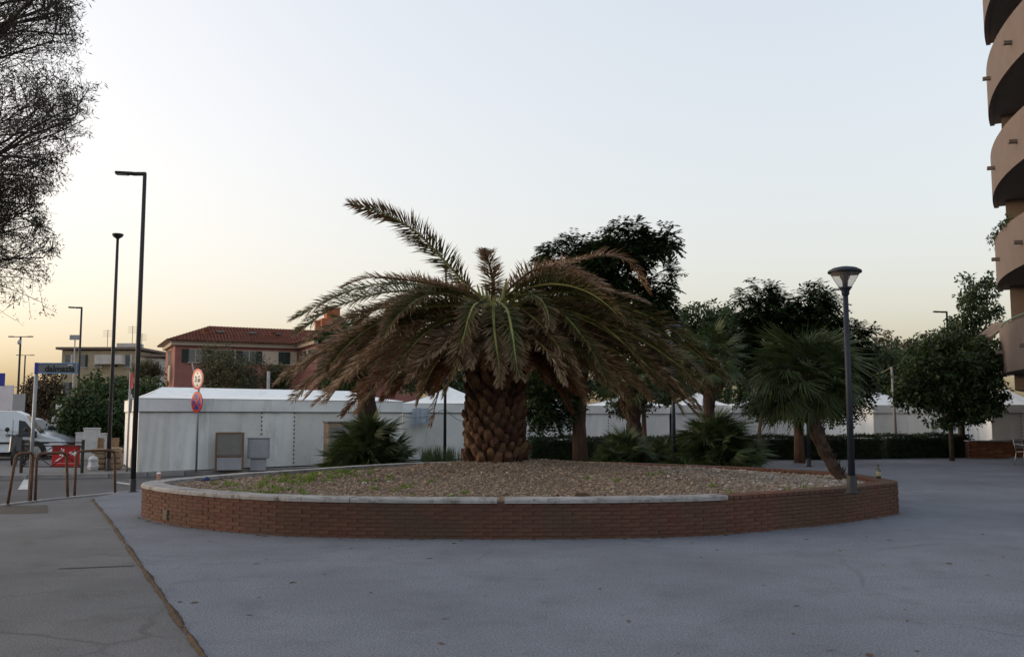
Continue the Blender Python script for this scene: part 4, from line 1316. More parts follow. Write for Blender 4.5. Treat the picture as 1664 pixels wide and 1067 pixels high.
def tent(A, B, D, eave, peak, label, splits=(1.0,), tans=(), val=.36, ridge=None, end_split=2, nolace=()):
    """A,B front corners (A at the picture's left), D back-left corner. Roof: hip with ridge, or a pyramid when ridge is None."""
    A = Vector((*A, 0)); B = Vector((*B, 0)); D = Vector((*D, 0)); C = B + (D - A)
    root = empty('market_tent', (A + C) / 2)
    tag(root, label, 'tent', 'white market tents')
    zb = .03
    cuts = [0] + list(splits)
    for i in range(len(cuts) - 1):
        b = MB(); wavy_panel(b, A.lerp(B, cuts[i]) , A.lerp(B, cuts[i + 1]), zb, eave - val + .05, .035, 18, i * 1.7)
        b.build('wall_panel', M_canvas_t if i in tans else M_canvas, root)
        if i and i not in nolace:
            q = A.lerp(B, cuts[i]); d_ = (B - A).normalized(); n_ = Vector((d_.y, -d_.x, 0))
            lb = MB()
            k = zb + .1
            while k < eave - val:
                lb.box(q + n_ * .022 + Vector((0, 0, k)), (.035, .012, .05), math.atan2(d_.y, d_.x)); k += .13
            lb.build('lacing', M_lace, root)
    for i in range(end_split):
        b = MB(); wavy_panel(b, D.lerp(A, i / end_split), D.lerp(A, (i + 1) / end_split), zb, eave - val + .05, .018, 8, i)
        b.build('wall_panel', M_canvas, root)
    b = MB(); wavy_panel(b, B, C, zb, eave - val + .05, .018, 8, 2.2); b.build('wall_panel', M_canvas, root)
    b = MB(); wavy_panel(b, C, D, zb, eave - val + .05, .018, 8, .4); b.build('wall_panel', M_canvas, root)
    # valance: a band hanging from the eave, slightly proud
    for p, q in ((A, B), (D, A), (B, C), (C, D)):
        d_ = (q - p).normalized(); n_ = Vector((d_.y, -d_.x, 0)) * .035
        b = MB(); wavy_panel(b, p + n_ - d_ * .03, q + n_ + d_ * .03, eave - val, eave, .016, 26, 3.3, 3)
        o = b.build('valance', M_canvas, root)
        b = MB(); b.box((p + q) / 2 + n_ * 1.25 + Vector((0, 0, eave - val)), ((q - p).length, .012, .016), math.atan2(d_.y, d_.x)); b.build('hem', M_lace, o)
    # roof
    ov = .045
    ctr_ = (A + C) / 2
    def outc(p): return ctr_ + (p - ctr_) * (1 + ov / 2) + Vector((0, 0, eave + .004))
    a, b_, c, d = outc(A), outc(B), outc(C), outc(D)
    rb = MB()
    if ridge is None:
        tops = [ctr_ + Vector((0, 0, peak))] * 2
    else:
        m0, m1 = (A + D) / 2, (B + C) / 2
        tops = [m0.lerp(m1, ridge[0]) + Vector((0, 0, peak)), m0.lerp(m1, ridge[1]) + Vector((0, 0, peak))]
    def slope(p, q, t0, t1):
        N_, K_ = 10, 5
        vs_ = []
        for j in range(K_ + 1):
            s = j / K_
            for i in range(N_ + 1):
                t = i / N_
                e = p.lerp(q, t); h = t0.lerp(t1, t)
                v = e.lerp(h, s)
                v = v + Vector((0, 0, -.09 * math.sin(math.pi * s) * (1 if ridge is None else .6) - .012 * math.sin(math.pi * s) * math.sin(t * 17)))
                vs_.append(v)
        fs_ = [[j * (N_ + 1) + i, j * (N_ + 1) + i + 1, (j + 1) * (N_ + 1) + i + 1, (j + 1) * (N_ + 1) + i] for j in range(K_) for i in range(N_)]
        m_ = MB(); m_.add(vs_, fs_, 0, True); m_.build('roof_panel', M_roofc, root)
    slope(a, b_, tops[0], tops[1]); slope(b_, c, tops[1], tops[1]); slope(c, d, tops[1], tops[0]); slope(d, a, tops[0], tops[0])
    for p in (A, B, C, D):
        q = p.lerp(ctr_, .02)
        pb = MB(); pb.tube([q + Vector((0, 0, 0)), q + Vector((0, 0, eave - .03))], .03, 8)
        pb.box(q + Vector((0, 0, .006)), (.14, .14, .012))
        pb.build('post', M_steel, root)
    return root
GA = ground(222, 768.5); GA = (GA.x, GA.y)
TB_ = (at(652, 700, 32.2).x, 32.2)
u_ = Vector((TB_[0] - GA[0], TB_[1] - GA[1])).normalized()
TD_ = (GA[0] - 2.3, GA[1] + 4.6)
def on_line(px):
    r = (px - 832) / FPX * .9956
    # intersection of the sight line with the tent front
    s = (r * GA[1] * 1.0 - GA[0]) / ((TB_[0] - GA[0]) - r * (TB_[1] - GA[1]))
    return s
EV = at(222, 646.5, GA[1]).z
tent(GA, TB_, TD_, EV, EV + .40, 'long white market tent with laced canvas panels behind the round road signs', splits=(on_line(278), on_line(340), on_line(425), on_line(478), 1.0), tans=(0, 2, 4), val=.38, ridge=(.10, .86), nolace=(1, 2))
def pt(px, Y): return (at(px, 700, Y).x, Y)
tent(pt(654, 33.6), pt(812, 34.6), (pt(654, 33.6)[0] - .6, 38.4), 2.05, 2.75, 'small peaked white tent with blue-grey cloth hanging on its wall', splits=(.42, 1.0), tans=(0,), val=.34)
tent(pt(815, 38.0), pt(938, 38.6), (pt(815, 38)[0] + .3, 42.4), 2.02, 2.6, 'white tent behind the date palm trunk and hedge', splits=(.5, 1.0), val=.34)
tent(pt(945, 38.8), pt(1088, 39.4), (pt(945, 38.8)[0] + .6, 43.0), 2.02, 2.6, 'white tent behind the stout fan palm', splits=(.3, 1.0), val=.34)
tent(pt(1092, 39.2), pt(1188, 40.0), (pt(1092, 39.2)[0] + .5, 43.2), 2.05, 2.65, 'white tent behind the dark fan palm shrub', splits=(.5, 1.0), val=.34)
tent(pt(1191, 39.5), pt(1290, 40.4), (pt(1191, 39.5)[0] + .6, 43.6), 2.05, 2.75, 'white tent behind the young slim tree', splits=(.6, 1.0), val=.34)
Cn = Vector((*pt(1420, 39.2), 0))
TA = (Cn.x - 2.0, Cn.y + 3.2)
tent(TA, (Cn.x, Cn.y), (TA[0] + 3.4, TA[1] + 2.1), 2.05, 2.85, 'white tent with a warm cream lit wall behind the short hedge', splits=(.55, 1.0), val=.34)
TA = (TA[0] + 3.75, TA[1] + 2.32)
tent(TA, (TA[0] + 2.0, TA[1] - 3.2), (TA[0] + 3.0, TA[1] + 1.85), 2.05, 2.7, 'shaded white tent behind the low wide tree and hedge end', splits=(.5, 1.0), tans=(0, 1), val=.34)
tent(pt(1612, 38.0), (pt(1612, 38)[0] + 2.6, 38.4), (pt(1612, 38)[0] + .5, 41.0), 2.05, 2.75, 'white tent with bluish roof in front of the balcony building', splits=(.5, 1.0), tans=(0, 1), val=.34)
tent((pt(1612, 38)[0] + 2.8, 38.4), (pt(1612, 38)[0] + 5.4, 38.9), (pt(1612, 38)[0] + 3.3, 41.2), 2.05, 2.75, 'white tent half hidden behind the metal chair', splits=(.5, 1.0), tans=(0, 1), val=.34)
# cloth hung out on the peaked tent
M_cloth = mat('blue_cloth', (.34, .40, .46), .8, .2, 6)
b = MB()
p0, p1 = at(670, 664, 33.4), at(697, 662, 33.5)
N_ = 16
vs_ = []
for j in range(7):
    for i in range(N_ + 1):
        t = i / N_; s = j / 6
        p = p0.lerp(p1, t)
        vs_.append((p.x + .02 * math.sin(9 * t + s), p.y - .02 - .03 * math.sin(t * 19) * (.3 + s), p.z - .58 * s * (1 + .12 * math.sin(t * 7)) + .02 * math.sin(t * 6)))
b.add(vs_, [[j * (N_ + 1) + i, j * (N_ + 1) + i + 1, (j + 1) * (N_ + 1) + i + 1, (j + 1) * (N_ + 1) + i] for j in range(6) for i in range(N_)], 0, True)
o = b.build('hanging_cloth', M_cloth); tag(o, 'blue-grey cloth hanging in folds on the peaked tent wall', 'cloth')
# cable strung along the tents
M_cable = mat('black_cable', (.03, .03, .03), .7, .1, 5)
b = MB()
pp = [at(642, 672, 33.3), at(668, 678, 33.35), at(700, 676, 33.4), at(722, 666, 33.5), at(742, 680, 33.9), at(770, 692, 34.2)]
Q = catmull(pp, 6, closed=False)
b.tube([Vector(p) - Vector((0, .14, 0)) for p in Q], .009, 5)
o = b.build('power_cable', M_cable); tag(o, 'thin dark cable sagging across the peaked tent wall', 'cable')

# tall weeds at the foot of the tents
M_weed2 = mat('tall_weed', (.075, .105, .04), .7, .3, 8, island=.4, transl=.2)
cl = [(at(random.uniform(690, 765), 700, 33).x, random.uniform(31.8, 33.2), .12) for _ in range(34)]
blades(cl, 22, .5, .35, 'tall_weeds', M_weed2, 'tall thin green weeds along the foot of the peaked tent', lambda x, y: np.zeros(len(x)))

# ------------------------------------------------------------------ cabinets
M_cab = mat('cabinet_grey', (.33, .34, .37), .55, .1, 4, .1, 20)
M_cab_d = mat('cabinet_mesh_grey', (.20, .195, .18), .7, .15, 4, .3, 80)
M_rust = mat('rust_frame', (.21, .115, .07), .8, .35, 10, .4, 40)
M_cabw = mat('cabinet_white', (.42, .43, .44), .6, .15, 4, .1, 20)
M_cabb = mat('cabinet_brown', (.30, .22, .15), .8, .2, 4, .3, 30)
fl = Vector((u_.x, u_.y, 0)); fa = math.atan2(u_.y, u_.x)
def local_box(b, c, s, bev=.0, mi=0): b.box(c, s, None, mi, bev)
def panel_cabinet():
    p = ground(364, 766); root = empty('panel_cabinet', (p.x, p.y + .5, 0), R(14))
    tag(root, 'tall grey panel cabinet with rusty brown frame against the long tent', 'cabinet')
    w, h, d = .80, 1.12, .35
    z0_ = 0
    b = MB(); b.box((0, 0, h / 2), (w - .06, d, h - .04)); b.build('carcass', M_cab_d, root, local=True)
    for x in (-1, 1):
        MB().box((x * (w / 2 - .02), -d / 2 - .002, h / 2), (.05, .05, h), bev=.006).build('frame_post', M_rust, root, local=True)
    MB().box((0, -d / 2 - .003, h - .02), (w - .1, .045, .045)).build('frame_rail', M_rust, root, local=True)
    MB().box((0, -d / 2 - .003, .42), (w - .1, .045, .03)).build('frame_rail', M_rust, root, local=True)
    MB().box((0, -d / 2 - .008, .78), (w - .11, .02, .62)).build('upper_panel', M_cab_d, root, local=True)
    MB().box((0, -d / 2 - .008, .21), (w - .11, .02, .36)).build('lower_panel', M_cab, root, local=True)
panel_cabinet()
def pedestal_cabinet():
    p = ground(415, 764); root = empty('pedestal_cabinet', (p.x, p.y + .3, 0), R(12))
    tag(root, 'pale grey metal cabinet on a narrower pedestal beside the long tent', 'cabinet')
    MB().box((0, 0, .16), (.44, .28, .34)).build('pedestal', M_cab, root, local=True)
    MB().box((0, 0, .63), (.62, .38, .58), bev=.012).build('body', M_cab, root, local=True)
    MB().box((0, 0, .945), (.66, .42, .04), bev=.01).build('lid', M_cab, root, local=True)
    d_ = MB().box((0, -.196, .63), (.56, .012, .52), bev=.004).build('door', M_cab, root, local=True)
    MB().box((.22, -.208, .63), (.03, .012, .1)).build('handle', M_steel, d_, local=True)
pedestal_cabinet()
def brown_cabinet():
    p = at(564, 700, 28); root = empty('brown_cabinet', (p.x, 28.2, 0), R(20))
    tag(root, 'brown square service box behind the big green fan palm shrub', 'cabinet')
    h = at(564, 684, 28.2).z
    MB().box((0, 0, h / 2), (1.35, .9, h - .06), bev=.015).build('body', M_cabb, root, local=True)
    MB().box((0, 0, h - .02), (1.42, .98, .05), bev=.01).build('lid', M_cab_d, root, local=True)
    d_ = MB().box((-.25, -.456, h / 2), (.7, .014, h - .3), bev=.004).build('door', M_cab_d, root, local=True)
    MB().box((.05, -.472, h / 2), (.03, .02, .12)).build('handle', M_steel, d_, local=True)
brown_cabinet()
def utility_cabinet(px, py, Y, w, label, h):
    p = at(px, py, Y); root = empty('utility_cabinet', (p.x, Y, 0), R(6))
    tag(root, label, 'cabinet', 'white utility cabinets across the road')
    MB().box((0, 0, .08), (w * .94, .3, .17)).build('plinth', M_conc, root, local=True)
    MB().box((0, 0, h / 2 + .08), (w, .36, h - .15), bev=.012).build('body', M_cabw, root, local=True)
    MB().box((0, 0, h + .02), (w + .04, .4, .04), bev=.01).build('lid', M_cabw, root, local=True)
    d_ = MB().box((0, -.186, h / 2 + .1), (w - .06, .012, h - .25), bev=.004).build('door', M_cabw, root, local=True)
    MB().box((w * .35, -.198, h / 2 + .1), (.025, .012, .09)).build('handle', M_steel, d_, local=True)
utility_cabinet(149, 720, 31.0, .42, 'tall white utility cabinet with cap behind the iron barrier', 1.16)
utility_cabinet(134, 720, 31.6, .34, 'slightly lower white utility cabinet beside the tall capped one', 1.0)
utility_cabinet(164, 720, 33.0, .30, 'small white utility cabinet set back behind the tall capped one', .95)

# stone posts and low fence
M_tufa = mat('tufa_stone', (.27, .20, .14), .95, .3, 9, .8, 40)
def stone_post(px, py, w, h, label):
    p = ground(px, py); root = empty('stone_post', (p.x, p.y, 0), R(10)); tag(root, label, 'stone post', 'rough stone posts')
    z = -.03
    for k in range(4):
        hh = h / 4
        b = MB(); b.box((random.uniform(-.012, .012), random.uniform(-.012, .012), z + hh / 2 + .03), (w * random.uniform(.94, 1.0), w * .9, hh - .012), random.uniform(-.03, .03), bev=.03)
        b.build('stone', M_tufa, root, local=True); z += hh
stone_post(161, 762, .42, .62, 'rough tan stone post behind the slim bowl lamp post')
stone_post(185, 762, .42, .66, 'rough tan stone post at the corner of the long tent')
M_bag = mat('pale_plastic', (.45, .48, .52), .5, .2, 5)
p = ground(163, 762)
b = MB(); b.lathe([(.0, .0), (.15, .01), (.17, .10), (.14, .24), (.16, .33), (.08, .40), (.03, .42), (.05, .47), (.0, .475)], (p.x, p.y - .5, 0), 8, smooth=False)
o = b.build('plastic_sack', M_bag); tag(o, 'pale plastic sack leaning by the rough stone post', 'sack')
M_wood = mat('old_wood', (.26, .17, .10), .85, .3, 8, .5, 40)
def picket(px0, px1, Y, label):
    p0 = at(px0, 700, Y); p1 = at(px1, 700, Y); root = empty('picket_fence', (p0.x, Y, 0)); tag(root, label, 'fence')
    n = 4; W_ = p1.x - p0.x
    for k in range(n):
        MB().box((W_ * (k + .5) / n, 0, .42), (.07, .025, .9), bev=.01).build('picket', M_wood, root, local=True)
    for z in (.25, .78):
        MB().box((W_ / 2, .03, z), (W_, .03, .06)).build('rail', M_wood, root, local=True)
picket(156, 170, 31, 'short weathered picket fence between cabinet and stone post')
picket(182, 194, 31, 'short weathered picket fence against the tent corner')

# ------------------------------------------------------------------ lamp posts
M_pole = mat('dark_pole', (.022, .021, .023), .55, .2, 10)
M_pole_b = mat('blue_grey_pole', (.018, .023, .034), .5, .25, 14, .15, 60, metal=.2)
M_lens = mat('led_lens', (.25, .25, .24), .3, .1, 5)
def arm_lamp(px, py_base, Y, top_y, label, r=.055, arm=.62, side=-1, z0=0.0):
    base = Vector((at(px, py_base, Y).x, Y, z0))
    top = at(px, top_y, Y).z
    root = empty('street_lamp', base); tag(root, label, 'street lamp', 'dark street lamps with a flat arm head')
    b = MB(); b.tube([base, base + Vector((0, 0, top * .45)), Vector((base.x, Y, top))], [r, r * .9, r * .7], 12)
    b.build('pole', M_pole, root)
    MB().lathe([(r * 2.2, .0), (r * 2.2, .02), (r * 1.2, .03), (r * 1.15, .28), (r, .29)], base, 12).build('base_sleeve', M_pole, root)
    h = MB()
    h.box((base.x + side * .12, Y, top + .005), (.30, .075, .075), bev=.012)
    o = h.build('arm', M_pole, root)
    h = MB()
    h.box((base.x + side * (.24 + (arm - .24) / 2), Y, top + .02), (arm - .22, .16, .055), rot=Matrix.Rotation(side * -.05, 3, 'Y'), bev=.015)
    hd = h.build('head', M_pole, root)
    MB().box((base.x + side * (.30 + (arm - .24) / 2), Y, top - .012), (arm - .36, .11, .012), rot=Matrix.Rotation(side * -.05, 3, 'Y')).build('lens', M_lens, hd)
    return root
pl = ground(216, 800)
arm_lamp(216, 790, pl.y, 283, 'tall dark street lamp standing beside the planter kerb', r=.056)
arm_lamp(124, 700, 43.0, 500, 'dark arm street lamp rising from the bushes before the beige block', r=.06, arm=.6)
arm_lamp(1547, 700, 42.0, 507, 'dark arm street lamp behind the low wide tree', r=.06, arm=.6, side=-1)
def bowl_lamp(px, Y, top_y, label, r=.05, z0=0.0):
    base = Vector((at(px, 700, Y).x, Y, z0)); top = at(px, top_y, Y).z
    root = empty('bowl_lamp', base); tag(root, label, 'street lamp', 'slim bowl-topped lamp posts')
    MB().tube([base, base + Vector((0, 0, top * .5)), Vector((base.x, Y, top - .12))], [r, r * .85, r * .65], 10).build('pole', M_pole, root)
    MB().lathe([(r * 2, 0), (r * 2, .02), (r * 1.15, .03), (r * 1.1, .35), (r * .98, .36)], base, 10).build('base_sleeve', M_pole, root)
    MB().lathe([(.035, -.14), (.06, -.12), (.13, -.07), (.16, -.02), (.165, .01), (.15, .02), (.0, .025)], (base.x, Y, top), 16).build('bowl', M_pole, root)
g_ = ground(173, 764.5)
bowl_lamp(178.5, g_.y, 381, 'slim dark lamp post with a bowl head across the road', .062)
bowl_lamp(723, 33.0, 432, 'slim dark lamp post in front of the peaked tent', .055)
def twin_lamp(px, Y, top_y, half, label):
    base = Vector((at(px, 700, Y).x, Y, 0)); top = at(px, top_y, Y).z
    root = empty('twin_lamp', base); tag(root, label, 'street lamp', 'far twin-armed street lamps')
    MB().tube([base, Vector((base.x, Y, top))], [.09, .06], 10).build('pole', M_pole, root)
    MB().lathe([(.16, 0), (.16, .03), (.1, .05), (.1, .4), (.09, .42)], base, 10).build('base_sleeve', M_pole, root)
    for s_ in (-1, 1):
        a_ = MB().box((base.x + s_ * half * .3, Y, top), (half * .6 - .02, .06, .05)).build('arm', M_pole, root)
        MB().box((base.x + s_ * half * .78, Y, top + .01), (half * .44, .18, .07), bev=.02).build('head', M_pole, root)
    return root, base, top
rt, bs, tp = twin_lamp(26, 62.0, 547, .82, 'far twin-armed street lamp with a small camera ball behind the white van')
MB().lathe([(.0, -.55), (.1, -.5), (.14, -.4), (.1, -.28), (.04, -.2), (.0, -.19)], (bs.x, bs.y - .14, tp), 10).build('camera_ball', M_cabw, rt)
twin_lamp(35, 88.0, 577, .85, 'smaller farther twin-armed street lamp beyond the white van')
M_glass = mat('lamp_glass', (.62, .58, .54), .22, .1, 4, spec=.5)
M_glass.node_tree.nodes['Principled BSDF'].inputs['Transmission Weight'].default_value = .85
M_glass.node_tree.nodes['Principled BSDF'].inputs['IOR'].default_value = 1.05
def mushroom_lamp(base, top, label, lean=0.0):
    base = Vector(base)
    root = empty('mushroom_lamp', base); tag(root, label, 'lamp', 'mushroom-topped plaza lamps')
    hp = top - .40
    P = [base, base + Vector((lean * .5, 0, (hp - base.z) * .5)), Vector((base.x + lean, base.y, hp))]
    MB().tube(P, [.052, .044, .037], 14).build('pole', M_pole_b, root)
    MB().lathe([(.11, 0), (.11, .02), (.066, .035), (.072, .24), (.063, .26)], base, 14).build('base_sleeve', M_pole, root)
    c = Vector((base.x + lean, base.y, top))
    MB().lathe([(.046, -.42), (.056, -.40), (.056, -.36), (.085, -.32), (.10, -.30), (.0, -.295)], c, 18).build('collar', M_pole_b, root)
    gl = MB().lathe([(.09, -.30), (.14, -.22), (.195, -.12), (.225, -.075)], c, 24); gl.build('glass_cone', M_glass, root)
    MB().lathe([(.035, -.29), (.04, -.2), (.07, -.14), (.07, -.09)], c, 12).build('bulb_holder', M_pole, root)
    MB().lathe([(.235, -.09), (.245, -.075), (.235, -.05), (.17, -.015), (.08, .005), (.0, .01)], c, 24).build('cap', M_pole_b, root)
    return root
g_ = ground(1391, 796, .54)
LB = Vector((g_.x, g_.y + .15, .48))
mushroom_lamp(LB, at(1378, 434, LB.y).z, 'mushroom-shaped lamp standing inside the planter rim beside the leaning palm')
mushroom_lamp((at(1095, 700, 22.9).x, 22.9, .018), at(1098, 527, 22.9).z, 'mushroom-shaped lamp behind the date palm among the fan palm shrubs')
mushroom_lamp((at(758, 700, 27.0).x, 27.0, -.1), 3.55, 'mushroom-shaped lamp hidden up in the date palm crown, pole beside the trunk')
mushroom_lamp((at(1313, 700, 29.2).x, 29.2, .018), at(1309, 580, 29.2).z, 'mushroom-shaped lamp behind the leaning fan palm trunk')
# cable pole
p = at(1456, 700, 38.0)
root = empty('cable_pole', (p.x, 38.0, .018)); tag(root, 'pale concrete pole with a cable behind the cream tent wall', 'pole')
zt = at(1452, 596, 38.0).z
MB().tube([(p.x, 38, .018), (p.x - .08, 38, zt)], [.07, .05], 8).build('shaft', M_conc, root)
q0 = Vector((p.x - .08, 38, zt - .03)); q1 = at(1415, 610, 38.6)
MB().tube([q0, (q0 + q1) / 2 - Vector((0, 0, .04)), q1], .016, 5).build('cable', mat('pale_cable', (.4, .34, .25), .7), root)
# thin posts behind the long tent
for px, py, Y, lab in ((434, 603, 40, 'grey timber post sticking up behind the long tent roof'), (322, 590, 40, 'thin pale stake leaning behind the long tent roof')):
    p = at(px, 700, Y); zt = at(px, py, Y).z
    b = MB(); b.tube([(p.x, Y, 0), (p.x + .02, Y, zt * .6), (p.x - (.0 if px > 400 else .35), Y, zt)], [.07 if px > 400 else .03] * 3, 7)
    b.box((p.x + .02, Y, zt * .5), (.16 if px > 400 else .07, .07, .05))
    tag(b.build('post', M_conc), lab, 'post')

# ------------------------------------------------------------------ road signs
M_red = mat('sign_red', (.62, .045, .025), .45, .06, 5)
M_white = mat('sign_white', (.78, .76, .70), .45, .06, 5)
M_blue = mat('sign_blue', (.035, .045, .28), .45, .06, 5)
M_black = mat('sign_black', (.02, .02, .02), .5, .06, 5)
M_back = mat('sign_back', (.30, .31, .33), .5, .1, 5, metal=.5)
g_ = ground(316, 767)
SP = Vector((g_.x, g_.y, 0))
sp = empty('road_sign', SP, R(-42)); tag(sp, 'two round road signs, height limit and no stopping, on a grey post', 'road sign')
top = at(318, 600, SP.y).z
MB().tube([(0, .05, 0), (0, .05, top)], .03, 10).build('post', M_back, sp, local=True)
def disc(b, r, y, y2, seg=40, mi=0, r_in=0.0):
    n = seg
    if r_in == 0:
        vs_ = [(r * math.cos(2 * math.pi * j / n), y, r * math.sin(2 * math.pi * j / n)) for j in range(n)] + [(r * math.cos(2 * math.pi * j / n), y2, r * math.sin(2 * math.pi * j / n)) for j in range(n)]
        fs_ = [list(range(n)), list(range(n, 2 * n))[::-1]] + [[j, (j + 1) % n, n + (j + 1) % n, n + j] for j in range(n)]
    else:
        vs_ = []
        for rr, yy in ((r, y2), (r, y), (r_in, y), (r_in, y2)):
            vs_ += [(rr * math.cos(2 * math.pi * j / n), yy, rr * math.sin(2 * math.pi * j / n)) for j in range(n)]
        fs_ = [[k * n + j, k * n + (j + 1) % n, (k + 1) * n + (j + 1) % n, (k + 1) * n + j] for k in range(3) for j in range(n)]
    b.add(vs_, fs_, mi)
zs = [at(317, 616, SP.y).z, at(316, 653, SP.y).z]
d1 = empty('height_limit_sign', (0, 0, zs[0])); d1.parent = sp
b = MB(); disc(b, .30, .0, .02); b.build('plate', M_white, d1, local=True)
b = MB(); disc(b, .302, -.004, .004, r_in=.235); b.build('red_ring', M_red, d1, local=True)
MX = lambda x, z, s=1.0: Matrix.Translation((x, -.004, z)) @ Matrix.Rotation(R(90), 4, 'X') @ Matrix.Scale(s, 4)
text_mesh('3', .22, M_black, d1, 'numeral', MX(-.09, .0), .006)
text_mesh('.00', .14, M_black, d1, 'numeral', MX(.075, -.035), .004)
text_mesh('m', .09, M_black, d1, 'numeral', MX(.085, .085), .003)
MB().quad((-.05, -.005, .20), (.05, -.005, .20), (0, -.005, .145)).build('arrow', M_black, d1, local=True)
MB().quad((-.05, -.005, -.20), (.05, -.005, -.20), (0, -.005, -.145)).build('arrow', M_black, d1, local=True)
d2 = empty('no_stopping_sign', (0, 0, zs[1])); d2.parent = sp
b = MB(); disc(b, .30, .0, .02); b.build('plate', M_blue, d2, local=True)
b = MB(); disc(b, .302, -.004, .004, r_in=.225); b.build('red_ring', M_red, d2, local=True)
for k, a in enumerate((45, -45)):
    MB().box((0, -.004 - .002 * k, 0), (.45, .004, .055), rot=Matrix.Rotation(R(a), 3, 'Y')).build('red_bar', M_red, d2, local=True)
for z in (zs[0] - .0, zs[1]):
    MB().box((0, .045, z), (.09, .03, .05)).build('clamp', M_steel, sp, local=True)
# sign seen edge-on next to the tent corner
g_ = ground(206, 766)
root = empty('edge_on_sign', (g_.x, g_.y, 0), R(106)); tag(root, 'road sign seen edge-on, grey post at the long tent corner', 'road sign')
zt = at(208, 604, g_.y).z
MB().tube([(0, 0, 0), (0, 0, zt)], .03, 8).build('post', M_back, root, local=True)
b = MB(); disc(b, .28, -.05, -.035); o = b.build('plate', M_back, root, local=True); o.location = (0, 0, at(208, 655, g_.y).z)
MB().box((0, -.04, zt - .25), (.5, .02, .45)).build('plate', M_red, root, local=True)
# street name sign
g_ = ground(48, 815.5)
root = empty('street_name_sign', (g_.x, g_.y - .02, 0), R(0)); tag(root, 'grey street name sign with blue border on a grey pole by the hoop rails', 'street sign')
zt = at(53, 589, g_.y).z
k_ = g_.y / FPX
MB().tube([(0, 0, 0), (.02, 0, zt)], .032, 10).build('pole', M_back, root, local=True)
M_sgrey = mat('sign_panel_grey', (.16, .17, .18), .5, .1, 4)
M_sblue = mat('sign_border_blue', (.13, .33, .62), .5, .1, 4)
W_, H_ = 64 * k_, 17.5 * k_
cx_, cz_ = .05 + W_ / 2, zt - H_ / 2 - .005
pn = MB().box((cx_, 0, cz_), (W_, .06, H_), bev=.008).build('panel', M_sgrey, root, local=True)
MB().box((cx_ - W_ / 2 - .02, 0, cz_), (.075, .08, H_ + .01), bev=.01).build('pole_clip', M_blue, root, local=True)
for (dx, dz, sx, sz) in ((0, H_ / 2 - .008, W_, .016), (0, -H_ / 2 + .008, W_, .016), (W_ / 2 - .008, 0, .016, H_ - .034)):
    MB().box((cx_ + dx, -.034, cz_ + dz), (sx, .008, sz)).build('border', M_sblue, pn, local=True)
text_mesh('dalmazia', .165, M_black, pn, 'lettering', Matrix.Translation((cx_ + .05, -.0345, cz_ - .015)) @ Matrix.Rotation(R(90), 4, 'X'), .005)
MB().box((cx_ + W_ * .33, -.0335, cz_ + H_ * .29), (.09, .004, .018)).build('small_mark', M_white, pn, local=True)
# far signs at the road
def plate_sign(px0, px1, py0, py1, Y, m, label, text=None, tcol=None, shape='box'):
    c = at((px0 + px1) / 2, (py0 + py1) / 2, Y); k_ = Y / FPX
    root = empty('roadside_sign', (c.x, Y, 0)); tag(root, label, 'road sign', 'far signs along the road')
    W_, H_ = (px1 - px0) * k_, (py1 - py0) * k_
    MB().tube([(0, .05, 0), (0, .05, c.z + H_ / 2 * .9)], .035, 8).build('post', M_back, root, local=True)
    if shape == 'box':
        pn = MB().box((0, 0, c.z), (W_, .04, H_), bev=.01).build('plate', m, root, local=True)
    else:
        b = MB(); disc(b, H_ / 2, -.01, .01); pn = b.build('plate', m, root, local=True); pn.location = (0, 0, c.z)
        b = MB(); disc(b, H_ / 2 + .02, -.02, .012, r_in=H_ / 2 - .05); rg = b.build('rim', M_pole, pn, local=True)
        MB().box((0, -.02, 0), (W_, .015, .04)).build('bracket', M_pole, pn, local=True)
    if text:
        text_mesh(text, H_ * .8, tcol, pn, 'lettering', Matrix.Translation((0, -.0215, c.z)) @ Matrix.Rotation(R(90), 4, 'X'), .01)
    return root
plate_sign(-14, 8, 606, 627, 46, M_blue, 'blue rectangular road sign above the white board')
plate_sign(20, 41, 640, 668, 45, M_back, 'round grey road sign seen from behind over the van')
plate_sign(91, 110, 657, 664.5, 40, M_white, 'small white plate with black letters in front of the bushes', 'a t z', M_black)
plate_sign(113, 130, 544, 552, 52, M_back, 'small grey box sign high on a thin post near the beige block')
M_billb = mat('white_board', (.62, .58, .60), .6, .08, 3)
c = at(-10, 646, 50); root = empty('white_board', (c.x, 50, 0)); tag(root, 'large plain whitish board behind the white van', 'board')
MB().box((0, 0, c.z), (2.1, .08, 1.35), bev=.01).build('panel', M_billb, root, local=True)
for x in (-.8, .8): MB().tube([(x, .09, 0), (x, .09, c.z + .5)], .05, 8).build('post', M_back, root, local=True)

